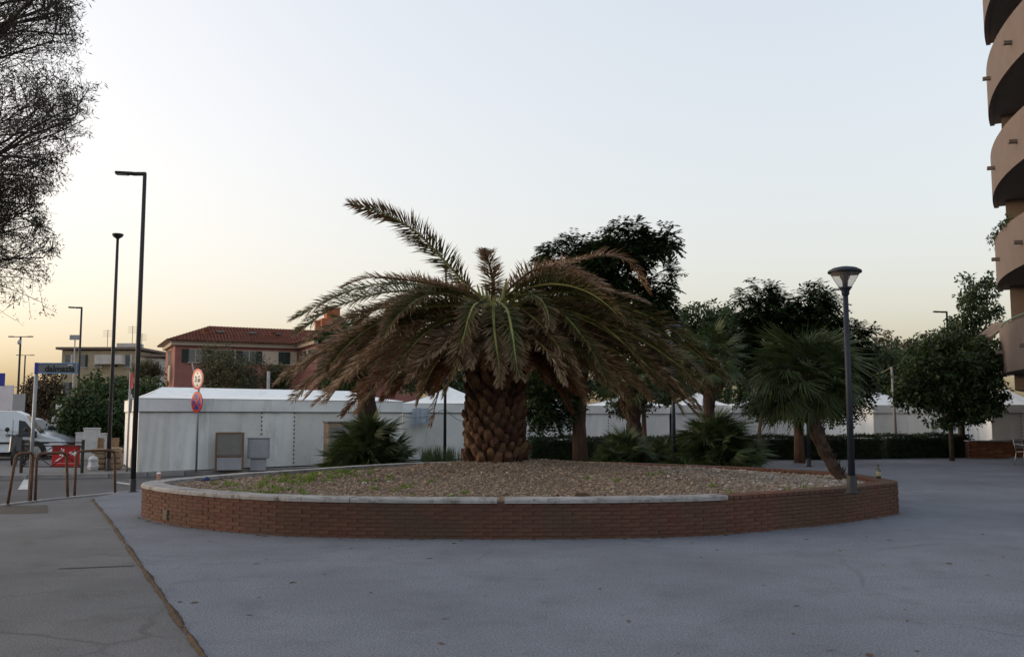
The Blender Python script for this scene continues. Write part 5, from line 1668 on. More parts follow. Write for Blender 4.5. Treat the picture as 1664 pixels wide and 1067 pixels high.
# ------------------------------------------------------------------ hoop rails at the kerb
M_hoop = mat('rusty_tube', (.13, .072, .045), .75, .4, 16, .3, 60, metal=.2)
hoops = [((12, 821), (49, 816), 24, 'leaning'), ((57, 815), (110, 809), 0, 'middle'), ((121, 806.5), (187, 801.5), 5, 'last')]
labs = ['leaning brown tubular hoop rail against the street sign pole', 'brown tubular hoop rail in front of the red banner', 'wide brown tubular hoop rail next to the tall lamp post']
HT = [(26, 737, 54), (60, 737, 108), (124, 733, 186)]
for (pa, pb, _, _), lab, (xa, ty, xb) in zip(hoops, labs, HT):
    a = ground(*pa); c = ground(*pb)
    ta = at(xa, ty, a.y + .03); tb = at(xb, ty - 2, c.y)
    r_ = .026
    a.z = c.z = -.01
    rr = .09
    ua = (ta - a).normalized(); uc = (tb - c).normalized(); h = (tb - ta).normalized()
    pts = [a, a.lerp(ta, .5), ta - ua * rr, ta - ua * rr * .3 + h * rr * .3, ta + h * rr, (ta + tb) / 2, tb - h * rr, tb - uc * rr * .3 - h * rr * .3, tb - uc * rr, c.lerp(tb, .5), c]
    root = empty('hoop_rail', a); tag(root, lab, 'hoop rail', 'brown hoop rails along the kerb')
    b = MB(); b.tube(pts, r_, 10); b.build('tube', M_hoop, root)
    for p_ in (a, c):
        MB().lathe([(.06, 0), (.06, .012), (.03, .02)], (p_.x, p_.y, .001), 12).build('foot_plate', M_hoop, root)

# ------------------------------------------------------------------ iron barrier with red banner across the road
M_iron2 = mat('barrier_iron', (.03, .028, .028), .6, .2, 10, metal=.3)
g0, g1 = ground(34, 768), ground(133, 769)
root = empty('iron_barrier', (g0.x, g0.y, 0), math.atan2(g1.y - g0.y, g1.x - g0.x)); tag(root, 'dark iron street barrier with crossed bars across the road', 'barrier')
L_ = (g1 - g0).length
Hb = at(34, 717, g0.y).z
for x in (0, L_):
    MB().box((x, 0, Hb / 2 + .03), (.07, .07, Hb + .06), bev=.01).build('post', M_iron2, root, local=True)
for z in (Hb - .02, Hb - .12, .18):
    MB().box((L_ / 2, 0, z), (L_ - .075, .03, .03)).build('rail', M_iron2, root, local=True)
for s_ in (-1, 1):
    MB().tube([(.05, s_ * .012, (.2 if s_ > 0 else Hb - .15)), (L_ / 2, s_ * .012, (Hb - .15 if s_ > 0 else .2)), (L_ - .05, s_ * .012, (.2 if s_ > 0 else Hb - .15))], .014, 6).build('cross_bar', M_iron2, root, local=True)
g2 = at(107, 740, g0.y - .06)
M_ban = mat('banner_red', (.42, .018, .022), .6, .1, 4)
M_banw = mat('banner_white', (.80, .72, .76), .6, .05, 4)
ban = empty('red_banner', (g2.x, g2.y, 0), root.rotation_euler.z); tag(ban, 'red banner with white script and arrow tied to the iron barrier', 'banner')
k_ = g2.y / FPX
W_, H_ = 49 * k_, 34 * k_
pn = MB().box((0, 0, g2.z), (W_, .012, H_), bev=.003).build('sheet', M_ban, ban, local=True)
TX = lambda x, z: Matrix.Translation((x, -.0085, g2.z + z)) @ Matrix.Rotation(R(90), 4, 'X') @ Matrix.Shear('XZ', 4, (0, 0))
text_mesh('Si', .30, M_banw, pn, 'lettering', Matrix.Translation((-.16, -.0075, g2.z + .09)) @ Matrix.Rotation(R(90), 4, 'X') @ Matrix(((1.25, .3, 0, 0), (0, 1, 0, 0), (0, 0, 1, 0), (0, 0, 0, 1))), .008)
b = MB()
b.add([(-.33, -.0085, g2.z - .16), (-.20, -.0085, g2.z - .07), (-.08, -.0085, g2.z - .04), (-.16, -.0085, g2.z - .08), (-.25, -.0085, g2.z - .15)], [[0, 1, 2, 3, 4]]); b.build('swash', M_banw, pn, local=True)
b = MB(); ax, az = .22, g2.z + .07
b.add([(ax - .11, -.0085, az - .04), (ax + .03, -.0085, az - .04), (ax + .03, -.0085, az - .09), (ax + .16, -.0085, az), (ax + .03, -.0085, az + .09), (ax + .03, -.0085, az + .04), (ax - .11, -.0085, az + .04)], [[0, 1, 2, 3, 4, 5, 6]])
b.build('arrow', M_banw, pn, local=True)
MB().box((-.04, -.0085, g2.z - H_ / 2 + .085), (.60, .003, .022)).build('text_line', mat('banner_faint', (.6, .25, .27), .6), pn, local=True)
for x in (-1, 1):
    MB().box((x * (W_ / 2 - .03), .02, g2.z + H_ / 2 - .03), (.03, .06, .03)).build('tie', M_black, ban, local=True)
# ------------------------------------------------------------------ parked vehicles
M_vwhite = mat('van_white', (.58, .62, .66), .3, .05, 2, spec=.5)
M_silver = mat('car_silver', (.42, .44, .46), .3, .05, 2, metal=.3, spec=.5)
M_vglass = mat('vehicle_glass', (.02, .022, .026), .12, .1, 2, spec=.3)
M_tyre = mat('tyre', (.02, .02, .02), .8, .2, 10)
M_rim = mat('wheel_rim', (.3, .3, .31), .4, .1, 5, metal=.6)
M_trim = mat('black_trim', (.025, .025, .027), .6, .1, 5)
M_hl = mat('headlight', (.6, .6, .58), .15, .05, 5, spec=.6)
def vehicle(name, label, loc, rz, prof, hw, wheels, wr, glass_side, shield, paint, lights_x, mirror, cat):
    """prof: side outline (x forward, z), counter-clockwise; hw: half width, roof tucked in"""
    root = empty(name, loc, rz); tag(root, label, cat)
    zmax = max(z for x, z in prof)
    def half(z):
        return hw if z < zmax * .55 else hw - .16 * (z - zmax * .55) / (zmax * .45)
    b = MB(); n = len(prof)
    vs_ = [(x, -half(z) + .05, z) for x, z in prof] + [(x, -half(z), z * .985 + .01) for x, z in prof] + [(x, half(z), z * .985 + .01) for x, z in prof] + [(x, half(z) - .05, z) for x, z in prof]
    fs_ = [list(range(n)), [3 * n + i for i in range(n)][::-1]]
    # side faces sit 5 cm inside the shoulder so the edges read as rounded
    fs_ = [[n + i for i in range(n)], [2 * n + i for i in range(n)][::-1]]
    for i in range(n):
        j = (i + 1) % n
        fs_ += [[i, j, n + j, n + i], [2 * n + i, 2 * n + j, 3 * n + j, 3 * n + i], [3 * n + i, 3 * n + j, j, i]]
    b.add(vs_, fs_, 0, False)
    b.build('body', paint, root, local=True)
    for x in wheels:
        for s_ in (-1, 1):
            w = MB(); yy = s_ * (hw - .09)
            segs = 20
            ringv = []
            for rr, y_ in ((wr * .62, yy - .1), (wr, yy - .1), (wr, yy + .1), (wr * .62, yy + .1)):
                ringv += [(x + rr * math.cos(2 * math.pi * k / segs), y_, wr + rr * math.sin(2 * math.pi * k / segs)) for k in range(segs)]
            w.add(ringv, [[q * segs + k, q * segs + (k + 1) % segs, (q + 1) * segs + (k + 1) % segs, (q + 1) * segs + k] for q in range(3) for k in range(segs)])
            wo = w.build('wheel', M_tyre, root, local=True)
            r_ = MB(); yo = yy + s_ * .085
            r_.add([(x + wr * .63 * math.cos(2 * math.pi * k / segs), yo, wr + wr * .63 * math.sin(2 * math.pi * k / segs)) for k in range(segs)] + [(x, yo + s_ * .015, wr)],
                   [[k, (k + 1) % segs, segs] for k in range(segs)])
            r_.build('rim', M_rim, wo, local=True)
            a_ = MB(); ys = s_ * (half(.3) + .004)
            a_.add([(x + (wr + .07) * math.cos(math.pi * k / 12), ys, wr + (wr + .07) * math.sin(math.pi * k / 12)) for k in range(13)] + [(x + wr * .98 * math.cos(math.pi * k / 12), ys, wr + wr * .98 * math.sin(math.pi * k / 12)) for k in range(12, -1, -1)],
                   [[k, k + 1, 24 - k, 25 - k] for k in range(12)])
            a_.build('wheel_arch', M_trim, root, local=True)
    for s_ in (-1, 1):
        for poly in glass_side:
            MB().quad(*[(x, s_ * (half(z) + .006), z) for x, z in poly]).build('side_window', M_vglass, root, local=True)
        for (x, z) in lights_x:
            MB().box((x, s_ * (hw - .2), z), (.06, .28, .14), bev=.02).build('headlight', M_hl, root, local=True)
        MB().box((mirror[0], s_ * (half(mirror[1]) + .13), mirror[1]), (.10, .20, .26), bev=.03).build('mirror', M_trim, root, local=True)
    (x0, z0_), (x1, z1_) = shield
    nx, nz = (z0_ - z1_), (x1 - x0)
    l_ = math.hypot(nx, nz); nx, nz = nx / l_ * .008, nz / l_ * .008
    nx, nz = abs(nx), abs(nz)
    MB().quad((x0 + nx, -half(z0_) + .1, z0_ + nz), (x0 + nx, half(z0_) - .1, z0_ + nz), (x1 + nx, half(z1_) - .1, z1_ + nz), (x1 + nx, -half(z1_) + .1, z1_ + nz)).build('windscreen', M_vglass, root, local=True)
    xf = max(x for x, z in prof)
    MB().box((xf + .02, 0, .42), (.10, hw * 2 - .1, .22), bev=.03).build('bumper', M_trim, root, local=True)
    MB().box((xf / 2, 0, .24), (xf * .7, hw * 1.6, .16)).build('underbody', M_trim, root, local=True)
    return root
VY = 33.5
VR = R(21)
vx = at(106, 700, VY + 4.85 * math.sin(VR)).x
vehicle('parked_van', 'white panel van parked behind the iron barrier', (vx - 4.85 * math.cos(VR), VY, -.0), VR,
        [(0, .28), (4.78, .28), (4.88, .48), (4.82, .62), (4.62, .74), (4.12, .90), (3.52, 1.66), (3.25, 1.78), (.12, 1.80), (.0, 1.68)], .92, (.95, 3.95), .31,
        [[(3.38, .84), (4.02, .84), (3.58, 1.40), (3.38, 1.44)]], ((4.08, .96), (3.56, 1.60)), M_vwhite, [(4.80, .58)], (3.95, .92), 'van')
cx0 = at(118, 700, 37.5).x
vehicle('parked_car', 'silver car with red windscreen sticker half hidden behind the white van', (cx0 - 3.9, 37.5, 0), R(-6),
        [(0, .26), (3.85, .26), (3.98, .5), (3.92, .72), (3.7, .86), (3.1, .98), (2.35, 1.48), (2.0, 1.55), (.9, 1.55), (.35, 1.40), (.0, .95)], .86, (.75, 3.15), .30,
        [[(1.55, 1.0), (2.85, 1.0), (2.3, 1.38), (1.55, 1.42)], [(.45, 1.0), (1.48, 1.0), (1.48, 1.42), (.75, 1.36)]], ((3.02, 1.05), (2.42, 1.44)), M_silver, [(3.86, .68)], (2.75, 1.0), 'car')
p = at(83, 697, 36.6)
b = MB(); disc(b, .09, 0, .01, 18); o = b.build('sticker', M_red, None, local=True)
car = bpy.data.objects['parked_car']; o.parent = car; o.location = (2.5, -.872, 1.2)
van = bpy.data.objects['parked_van']
for s_ in (-1, 1):
    for x in (3.2, 2.05):
        MB().box((x, s_ * .922, .92), (.014, .006, 1.1)).build('door_seam', M_trim, van, local=True)
    MB().box((2.3, s_ * .925, .62), (4.2, .012, .07), bev=.004).build('side_moulding', M_trim, van, local=True)
    MB().box((3.05, s_ * .93, .86), (.14, .02, .035), bev=.006).build('door_handle', M_trim, van, local=True)
# scooter parked behind the barrier
M_scoot = mat('scooter_dark', (.03, .032, .036), .35, .1, 4, spec=.5)
sx = at(33, 700, 30.5).x
sc = empty('parked_scooter', (sx, 30.5, 0), R(-75)); tag(sc, 'dark scooter with two round mirrors in front of the white van', 'scooter')
for x in (-.6, .62):
    w = MB(); segs = 18
    rv = []
    for rr, y_ in ((.14, -.05), (.24, -.05), (.24, .05), (.14, .05)):
        rv += [(x + rr * math.cos(2 * math.pi * k / segs), y_, .24 + rr * math.sin(2 * math.pi * k / segs)) for k in range(segs)]
    w.add(rv, [[q * segs + k, q * segs + (k + 1) % segs, ((q + 1) % 4) * segs + (k + 1) % segs, ((q + 1) % 4) * segs + k] for q in range(4) for k in range(segs)])
    wo = w.build('wheel', M_tyre, sc, local=True)
    MB().box((x, 0, .24), (.20, .04, .20), bev=.03).build('rim', M_rim, wo, local=True)
MB().tube([(.62, 0, .3), (.5, 0, .75), (.42, 0, 1.0)], [.06, .05, .04], 8).build('fork', M_scoot, sc, local=True)
MB().box((.50, 0, .68), (.10, .36, .55), rot=Matrix.Rotation(-.25, 3, 'Y'), bev=.04).build('front_shield', M_scoot, sc, local=True)
MB().box((.0, 0, .34), (1.0, .26, .10), bev=.03).build('floorboard', M_scoot, sc, local=True)
MB().box((-.45, 0, .55), (.75, .30, .36), bev=.08).build('rear_body', M_scoot, sc, local=True)
MB().box((-.40, 0, .77), (.72, .28, .10), bev=.04).build('seat', M_trim, sc, local=True)
MB().tube([(.44, -.33, 1.0), (.44, -.1, .97), (.44, .1, .97), (.44, .33, 1.0)], .018, 8).build('handlebar', M_trim, sc, local=True)
for s_ in (-1, 1):
    st = MB().tube([(.44, s_ * .24, .99), (.46, s_ * .28, 1.1)], .008, 6).build('mirror_stalk', M_trim, sc, local=True)
    MB().lathe([(0, -.02), (.06, -.015), (.075, 0), (.06, .015), (0, .02)], (0, 0, 0), 12).build('mirror', M_trim, st, local=True).matrix_basis = Matrix.Translation((.46, s_ * .28, 1.16)) @ Matrix.Rotation(R(90), 4, 'Y')

# ------------------------------------------------------------------ red house
M_red_wall = mat('red_render', (.27, .118, .10), .9, .14, 1.5, .2, 20)
M_cream = mat('cream_render', (.50, .42, .33), .85, .1, 2, .1, 20)
M_tiles = mat('roof_tiles', (.155, .055, .036), .9, .4, 7, .8, 18, island=.3, objrand=.15)
M_shut = mat('dark_shutter', (.020, .030, .026), .6, .2, 8)
M_pane = mat('window_pane', (.10, .11, .12), .1, .2, 3, spec=.6)
M_brickc = mat('chimney_brick', (.33, .12, .06), .9, .25, 8, .6, 40)
HC = at(282, 640, 60); HC = Vector((HC.x, 60, 0))
hu = Vector((.90, .436, 0)).normalized(); hv = Vector((-.436, .90, 0)).normalized()
house = empty('red_house', HC); tag(house, 'red rendered house with cream window band and hipped tile roof', 'house')
EZ = at(282, 553, 60).z; RZ = EZ + 1.3
DEP, LEN, WS, WP = 6.0, 15.0, 8.1, 5.0
def hp_(u, v, z): 
    p = HC + hu * u + hv * v; return Vector((p.x, p.y, z))
b = MB()
fp = [(0, 0), (WS, 0), (WS, -WP), (LEN, -WP), (LEN, DEP), (0, DEP)]
for i in range(6):
    a, c = fp[i], fp[(i + 1) % 6]
    b.quad(hp_(*a, 0), hp_(*c, 0), hp_(*c, EZ - .25), hp_(*a, EZ - .25))
b.build('wall', M_red_wall, house)
ha = math.atan2(hu.y, hu.x)
def hbox(u, v, z, su, sv, sz, name, m, parent=None, bev=0):
    b = MB(); b.box(hp_(u, v, z), (su, sv, sz), ha, bev=bev); return b.build(name, m, parent or house)
# eaves cornice and cream window band
hbox(WS / 2 - .2, -.09, EZ - .16, WS + .15, .30, .26, 'cornice', M_cream)
hbox(-.09, DEP / 2 + .1, EZ - .162, .30, DEP - .1, .26, 'cornice', M_cream)
hbox(WS - .12, -WP / 2 - .2, EZ - .164, .28, WP - .1, .26, 'cornice', M_cream)
zb0, zb1 = at(380, 590, 61).z, at(380, 567.5, 61).z
hbox(WS / 2 + .35, -.012, (zb0 + zb1) / 2, WS - 1.05, .05, zb1 - zb0, 'window_band', M_cream)
hbox(WS - .012, -WP / 2, (zb0 + zb1) / 2, .05, WP - .9, zb1 - zb0, 'window_band', M_cream)
hbox(-.012, DEP / 2, (zb0 + zb1) / 2 - .5, .05, 1.6, zb1 - zb0 + 1.2, 'window_band', M_cream)
def window(u, z, w, h, open_, v=-.04):
    f = hbox(u, v - .01, z, w, .03, h, 'window', M_pane)
    hbox(u, v - .03, z, .04, .03, h - .02, 'mullion', M_cream, f)
    hbox(u, v - .04, z - h / 2 - .03, w + .12, .10, .05, 'sill', M_cream, f)
    if open_:
        for s_ in (-1, 1): hbox(u + s_ * (w * .75), v - .02, z, w * .48, .05, h, 'shutter', M_shut, f)
    else:
        for s_ in (-1, 1): hbox(u + s_ * w * .25, v - .04, z, w * .49, .045, h, 'shutter', M_shut, f)
def u_of(px):
    r = (px - 832) / FPX * .9956
    return (HC.x - r * HC.y) / (r * hu.y - hu.x)
zc, hh = (zb0 + zb1) / 2, (zb1 - zb0) * .92
window(u_of(314.5), zc, .86, hh, True)
window(u_of(356), zc, .86, hh, True)
window(u_of(402), zc, .86, hh, True)
window(u_of(459.5), zc, .78, hh, False)
zl = at(459, 620, 62).z
window(u_of(459.5), zl, .7, .8, False, v=-.012)
window(u_of(400), zl, .7, .8, True, v=-.012)
window(u_of(330), zl, .7, .8, True, v=-.012)
def end_window(v, z):
    b = MB(); b.box(hp_(-.05, v, z), (.03, .7, 1.0), ha); f = b.build('window', M_pane, house)
    for s_ in (-1, 1):
        b = MB(); b.box(hp_(-.055, v + s_ * .5, z), (.04, .32, 1.0), ha); b.build('shutter', M_shut, f)
end_window(DEP * .5, zc)
for k in range(2):
    vv = -1.4 - 2.2 * k
    b = MB(); b.box(hp_(WS - .05, vv, zc), (.03, .8, hh), ha); f = b.build('window', M_pane, house)
    for s_ in (-1, 1):
        b = MB(); b.box(hp_(WS - .055, vv + s_ * .56, zc), (.04, .36, hh), ha); b.build('shutter', M_shut, f)
# hipped roof with rows of tiles
ovh = .55
def roof_slope(corners, name='roof_slope'):
    """quad or triangle slope made of stepped tile courses with wavy tiles"""
    p0, p1, t1, t0 = [Vector(c) for c in corners]      # eave left, eave right, top right, top left
    rows = 14
    vs_, fs_ = [], []
    nn = (p1 - p0).cross(t0 - p0); 
    if nn.length < 1e-6: nn = (p1 - p0).cross(t1 - p0)
    nn.normalize()
    if nn.z < 0: nn = -nn
    m_ = MB()
    for r in range(rows):
        s0, s1 = r / rows, (r + 1) / rows
        a, c = p0.lerp(t0, s0), p1.lerp(t1, s0)
        d, e = p0.lerp(t0, s1), p1.lerp(t1, s1)
        n_ = max(4, int((c - a).length / .22)) * 2
        top, bot = [], []
        for i in range(n_ + 1):
            t = i / n_
            w = .035 * (1 if i % 2 else 0)
            bot.append(a.lerp(c, t) + nn * (.045 + w)); top.append(d.lerp(e, t) + nn * (.0 + w))
        k = n_ + 1
        m_.add(bot + top, [[i, i + 1, k + i + 1, k + i] for i in range(n_)])
        m_.add([a.lerp(c, i / n_) + nn * .0 for i in range(k)] + bot, [[i, i + 1, k + i + 1, k + i] for i in range(n_)])
    return m_.build(name, M_tiles, house)
mid_v = DEP / 2
r0 = hp_(2.6, mid_v, RZ); r1 = hp_(LEN - 2.6, mid_v, RZ)
e = [hp_(-ovh, -ovh, EZ), hp_(WS - ovh + .2, -ovh, EZ), hp_(LEN + ovh, DEP + ovh, EZ), hp_(-ovh, DEP + ovh, EZ), hp_(LEN + ovh, -ovh, EZ)]
rf = roof_slope((e[0], hp_(LEN + ovh, -ovh, EZ), r1, r0))
roof_slope((e[3], e[0], r0, r0))
roof_slope((e[2], e[3], r0, r1))
roof_slope((e[4], e[2], r1, r1))
# wing roof
w0, w1 = WS - ovh, LEN + ovh
wm = (w0 + w1) / 2
wr0 = hp_(wm, -WP + 2.2, RZ + .02); wr1 = hp_(wm, mid_v, RZ + .02)
roof_slope((hp_(w0, mid_v, EZ + .03), hp_(w0, -WP - ovh, EZ + .03), wr0, wr1))
roof_slope((hp_(w0, -WP - ovh, EZ + .03), hp_(w1, -WP - ovh, EZ + .03), wr0, wr0))
roof_slope((hp_(w1, -WP - ovh, EZ + .03), hp_(w1, mid_v, EZ + .03), wr1, wr0))
b = MB(); b.quad(*[hp_(u, v, EZ - .03) for u, v in ((-ovh, -ovh), (WS - ovh, -ovh), (WS - ovh, -WP - ovh), (LEN + ovh, -WP - ovh), (LEN + ovh, DEP + ovh), (-ovh, DEP + ovh))]); b.build('soffit', M_cream, house)
def chim(u, v, z, w, h, m=M_brickc):
    o = hbox(u, v, z + h / 2 - .3, w, w, h + .6, 'chimney', m); hbox(u, v, z + h + .04, w + .1, w + .1, .08, 'chimney_cap', m, o)
chim(u_of(493) + 1.5, 2.6, RZ - .1, .36, .7)
for px in (333, 444): chim(u_of(px), .8, EZ + .5, .34, .3, M_tiles)
for px in (360, 412, 453):
    o = hbox(u_of(px), 1.3, EZ + .80, .5, .35, .12, 'skylight', M_pane)
# brick stair tower beyond the wing
p = at(536, 530, 75); root = empty('brick_tower', (p.x, 75, 0), R(24)); tag(root, 'square orange brick tower with a stepped top behind the red house', 'tower')
zt = at(536, 503, 75).z
MB().box((0, 0, zt * .5 - .4), (1.7, 1.7, zt - .8), bev=.02).build('shaft', M_brickc, root, local=True)
MB().box((.2, .2, zt - .35), (1.1, 1.1, .9), bev=.02).build('upper_shaft', M_brickc, root, local=True)
MB().box((.2, .2, zt + .14), (1.3, 1.3, .12), bev=.02).build('cap', M_cream, root, local=True)

# ------------------------------------------------------------------ beige apartment block and other far buildings
M_beige = mat('beige_render', (.34, .28, .19), .9, .15, 1.2, .2, 20)
M_beige_l = mat('pale_render', (.48, .45, .42), .9, .12, 1.2, .2, 20)
M_slab = mat('roof_slab', (.16, .12, .10), .9, .2, 2)
def block(name, px0, px1, py_top, Y, dep, m, label, rz=0.0, floors=3, cols=4, slab=True, cat='building'):
    a = at(px0, py_top, Y); c = at(px1, py_top, Y)
    W_ = c.x - a.x; H_ = a.z
    root = empty(name, ((a.x + c.x) / 2, Y + dep / 2, 0), rz); tag(root, label, cat, 'far buildings beyond the bushes')
    MB().box((0, 0, H_ / 2 - .1), (W_, dep, H_ - .2), bev=.02).build('wall', m, root, local=True)
    if slab:
        MB().box((0, 0, H_), (W_ + .9, dep + .9, .24), bev=.02).build('roof', M_slab, root, local=True)
    fh = H_ / floors
    for f in range(floors):
        for k in range(cols):
            x = -W_ / 2 + W_ * (k + .5) / cols
            wd = min(1.1, W_ / cols * .5)
            o = MB().box((x, -dep / 2 - .01, fh * (f + .55)), (wd, .06, fh * .45)).build('window', M_pane, root, local=True)
            MB().box((x + wd * .36, -dep / 2 - .05, fh * (f + .55)), (wd * .28, .05, fh * .46)).build('shutter', M_shut if (k + f) % 2 else M_beige_l, o, local=True)
            MB().box((x, -dep / 2 - .06, fh * (f + .55) - fh * .24), (wd + .15, .14, .06)).build('sill', M_beige_l, o, local=True)
    return root, W_, H_, dep
rt, W_, H_, dep = block('apartment_block', 101, 222, 566, 92, 9, M_beige, 'beige flat-roofed apartment block with roof antennas', floors=3, cols=5)
for x in (-2.2, .4, 2.6):
    MB().box((x, -dep / 2 + .3, H_ * .84), (.9, .9, H_ * .22)).build('balcony', M_beige_l, rt, local=True) if False else None
b_ = MB().box((W_ * .18, -dep / 2 - .5, H_ * .86), (W_ * .36, 1.0, .9), bev=.02).build('balcony', M_beige_l, rt, local=True)
for x, h in ((-1.2, 2.2), (1.4, 2.6), (2.4, 1.8)):
    m_ = MB().tube([(x, 0, H_ + .1), (x, 0, H_ + .1 + h)], .03, 6); 
    for q in range(4): m_.tube([(x - .5, 0, H_ + h - .2 * q), (x + .5, 0, H_ + h - .2 * q)], .015, 5)
    m_.build('antenna', M_pole, rt, local=True)
MB().box((1.2, 0, H_ + .45), (2.2, 1.6, .75), bev=.02).build('roof_hut', M_beige_l, rt, local=True)
block('far_house', 236, 262, 578, 84, 5, M_beige_l, 'small pale far house with a rooftop box beside the red house', floors=3, cols=2)
block('far_house', 80, 104, 628, 120, 6, M_beige_l, 'far pink-white house seen between the bushes below the beige block', floors=3, cols=3)
block('far_house', 225, 300, 600, 86, 5, M_beige, 'low far beige house behind the spreading bush', floors=2, cols=4)

# ------------------------------------------------------------------ round-balcony apartment tower
M_pink = mat('pink_render', (.150, .117, .100), .85, .08, 1.5, .15, 25)
M_pink_w = mat('tan_wall', (.185, .14, .11), .85, .1, 1.5, .15, 25)
M_soff = mat('soffit_grey', (.16, .14, .125), .9, .1, 2)
M_door = mat('balcony_door', (.05, .045, .04), .4, .2, 4)
M_rail = mat('green_rail', (.10, .20, .15), .5, .1, 5)
TC = Vector((35.72, 24.7, 0)); TR = 20.0
tw = empty('balcony_tower', TC); tag(tw, 'pink apartment building with stacked curved balconies at the plaza edge', 'building')
def ang_pts(r, a0, a1, n): return [TC + Vector((math.cos(R(a0 + (a1 - a0) * k / n)) * r, math.sin(R(a0 + (a1 - a0) * k / n)) * r, 0)) for k in range(n + 1)]
def curved(b, r0, r1, z0, z1, a0, a1, n, mi=0):
    """solid curved band between radii r0<r1"""
    I, O = ang_pts(r0, a0, a1, n), ang_pts(r1, a0, a1, n)
    Zv = lambda p, z: (p.x, p.y, z)
    for k in range(n):
        b.quad(Zv(O[k], z0), Zv(O[k + 1], z0), Zv(O[k + 1], z1), Zv(O[k], z1), mi=mi)
        b.quad(Zv(I[k], z0), Zv(I[k + 1], z0), Zv(I[k + 1], z1), Zv(I[k], z1), mi=mi)
        b.quad(Zv(I[k], z1), Zv(I[k + 1], z1), Zv(O[k + 1], z1), Zv(O[k], z1), mi=mi)
        b.quad(Zv(I[k], z0), Zv(I[k + 1], z0), Zv(O[k + 1], z0), Zv(O[k], z0), mi=mi)
    for k in (0, n):
        b.quad(Zv(I[k], z0), Zv(O[k], z0), Zv(O[k], z1), Zv(I[k], z1), mi=mi)
A0, A1 = 148.0, 204.0
TOPT = 23.2
b = MB(); curved(b, TR - 3.0, TR - 2.1, 2.7, TOPT, 130, 206, 40); b.build('wall', M_pink_w, tw)
b = MB(); curved(b, TR - 2.0, TR - .42, 2.55, TOPT, 138, 151.2, 10); b.build('corner_pier', M_pink_w, tw)
b = MB(); curved(b, TR - 9.0, TR - 3.01, 2.72, 2.95, 130, 206, 40); b.build('undercroft_ceiling', M_soff, tw)
b = MB(); curved(b, TR - 9.4, TR - 9.0, 0, 2.9, 130, 206, 40); b.build('ground_wall', M_pink_w, tw)
for a in (146, 160, 174, 188, 202):
    p = TC + Vector((math.cos(R(a)) * (TR - 2.6), math.sin(R(a)) * (TR - 2.6), 0))
    MB().tube([p, p + Vector((0, 0, 2.72))], .22, 14).build('column', M_pink_w, tw)
b = MB(); curved(b, TR - 8, TR - 2.0, TOPT, TOPT + .3, 130, 206, 40); b.build('roof', M_slab, tw)
fl_z = [3.08 + 3.27 * k for k in range(6)]
for k, z in enumerate(fl_z):
    b = MB(); curved(b, TR - .16, TR, z, z + 1.62, A0, A1, 40); bo = b.build('balcony', M_pink, tw)
    b = MB(); curved(b, TR - 2.15, TR - .165, z + .05, z + .27, A0 + .05, A1 - .05, 40); b.build('balcony_slab', M_soff, bo)
    if k == 0:
        P = ang_pts(TR - .08, A0, A1, 40)
        m_ = MB(); m_.tube([(p.x, p.y, z + 1.76) for p in P], .025, 6)
        for p in P[::3]: m_.tube([(p.x, p.y, z + 1.61), (p.x, p.y, z + 1.75)], .012, 5)
        m_.build('hand_rail', M_rail, bo)
    for a in (A0 + 10.5, A0 + 20, A0 + 30):
        p = TC + Vector((math.cos(R(a)) * (TR + .12), math.sin(R(a)) * (TR + .12), z + .72))
        MB().box(p, (.26, .14, .12), R(a), bev=.01).build('water_spout', M_pink, bo)
    for a in (155, 160, 166, 172, 178, 184, 190, 197):
        p = TC + Vector((math.cos(R(a)) * (TR - 2.08), math.sin(R(a)) * (TR - 2.08), z + 1.4))
        d_ = MB().box(p, (.08, 1.3, 2.2), R(a), bev=.01).build('balcony_door', M_door, tw)
for a in (153, 160, 168, 176, 184, 192):
    p = TC + Vector((math.cos(R(a)) * (TR - 8.98), math.sin(R(a)) * (TR - 8.98), 1.3))
    MB().box(p, (.08, 1.8, 2.4), R(a), bev=.01).build('shop_window', M_door, tw)
# awnings and small brackets at the outer corner
M_awn = mat('awning', (.17, .125, .095), .85, .2, 4)
def awning(px, py, Y, w, label):
    p = at(px, py, Y)
    b = MB(); b.box(p, (w, 1.4, .06), rot=Matrix.Rotation(R(-38), 3, 'Y')); b.box(p + Vector((-w * .38, 0, -w * .30 - .12)), (.04, 1.38, .2))
    b.build('awning', M_awn, tw)
awning(1613, 537, 35.2, 1.0, '')
# plants trailing over the third balcony
M_pplant = mat('balcony_plant', (.03, .05, .018), .7, .3, 4, island=.4)
C = []
for a in np.linspace(A0 + 4, A0 + 16, 14):
    p = TC + Vector((math.cos(R(a)) * (TR - .05), math.sin(R(a)) * (TR - .05), 0))
    for q in range(5): C.append((p.x + random.gauss(0, .1), p.y + random.gauss(0, .1), fl_z[1] + 1.72 + random.gauss(0, .09)))
V, F = leaf_cloud(np.array(C), np.full(len(C), .16), 9, .11)
tp_ = link('balcony_plants', np_mesh('balcony_plants', V - np.array(TC), F, M_pplant), tw); tag(tp_, kind='stuff')

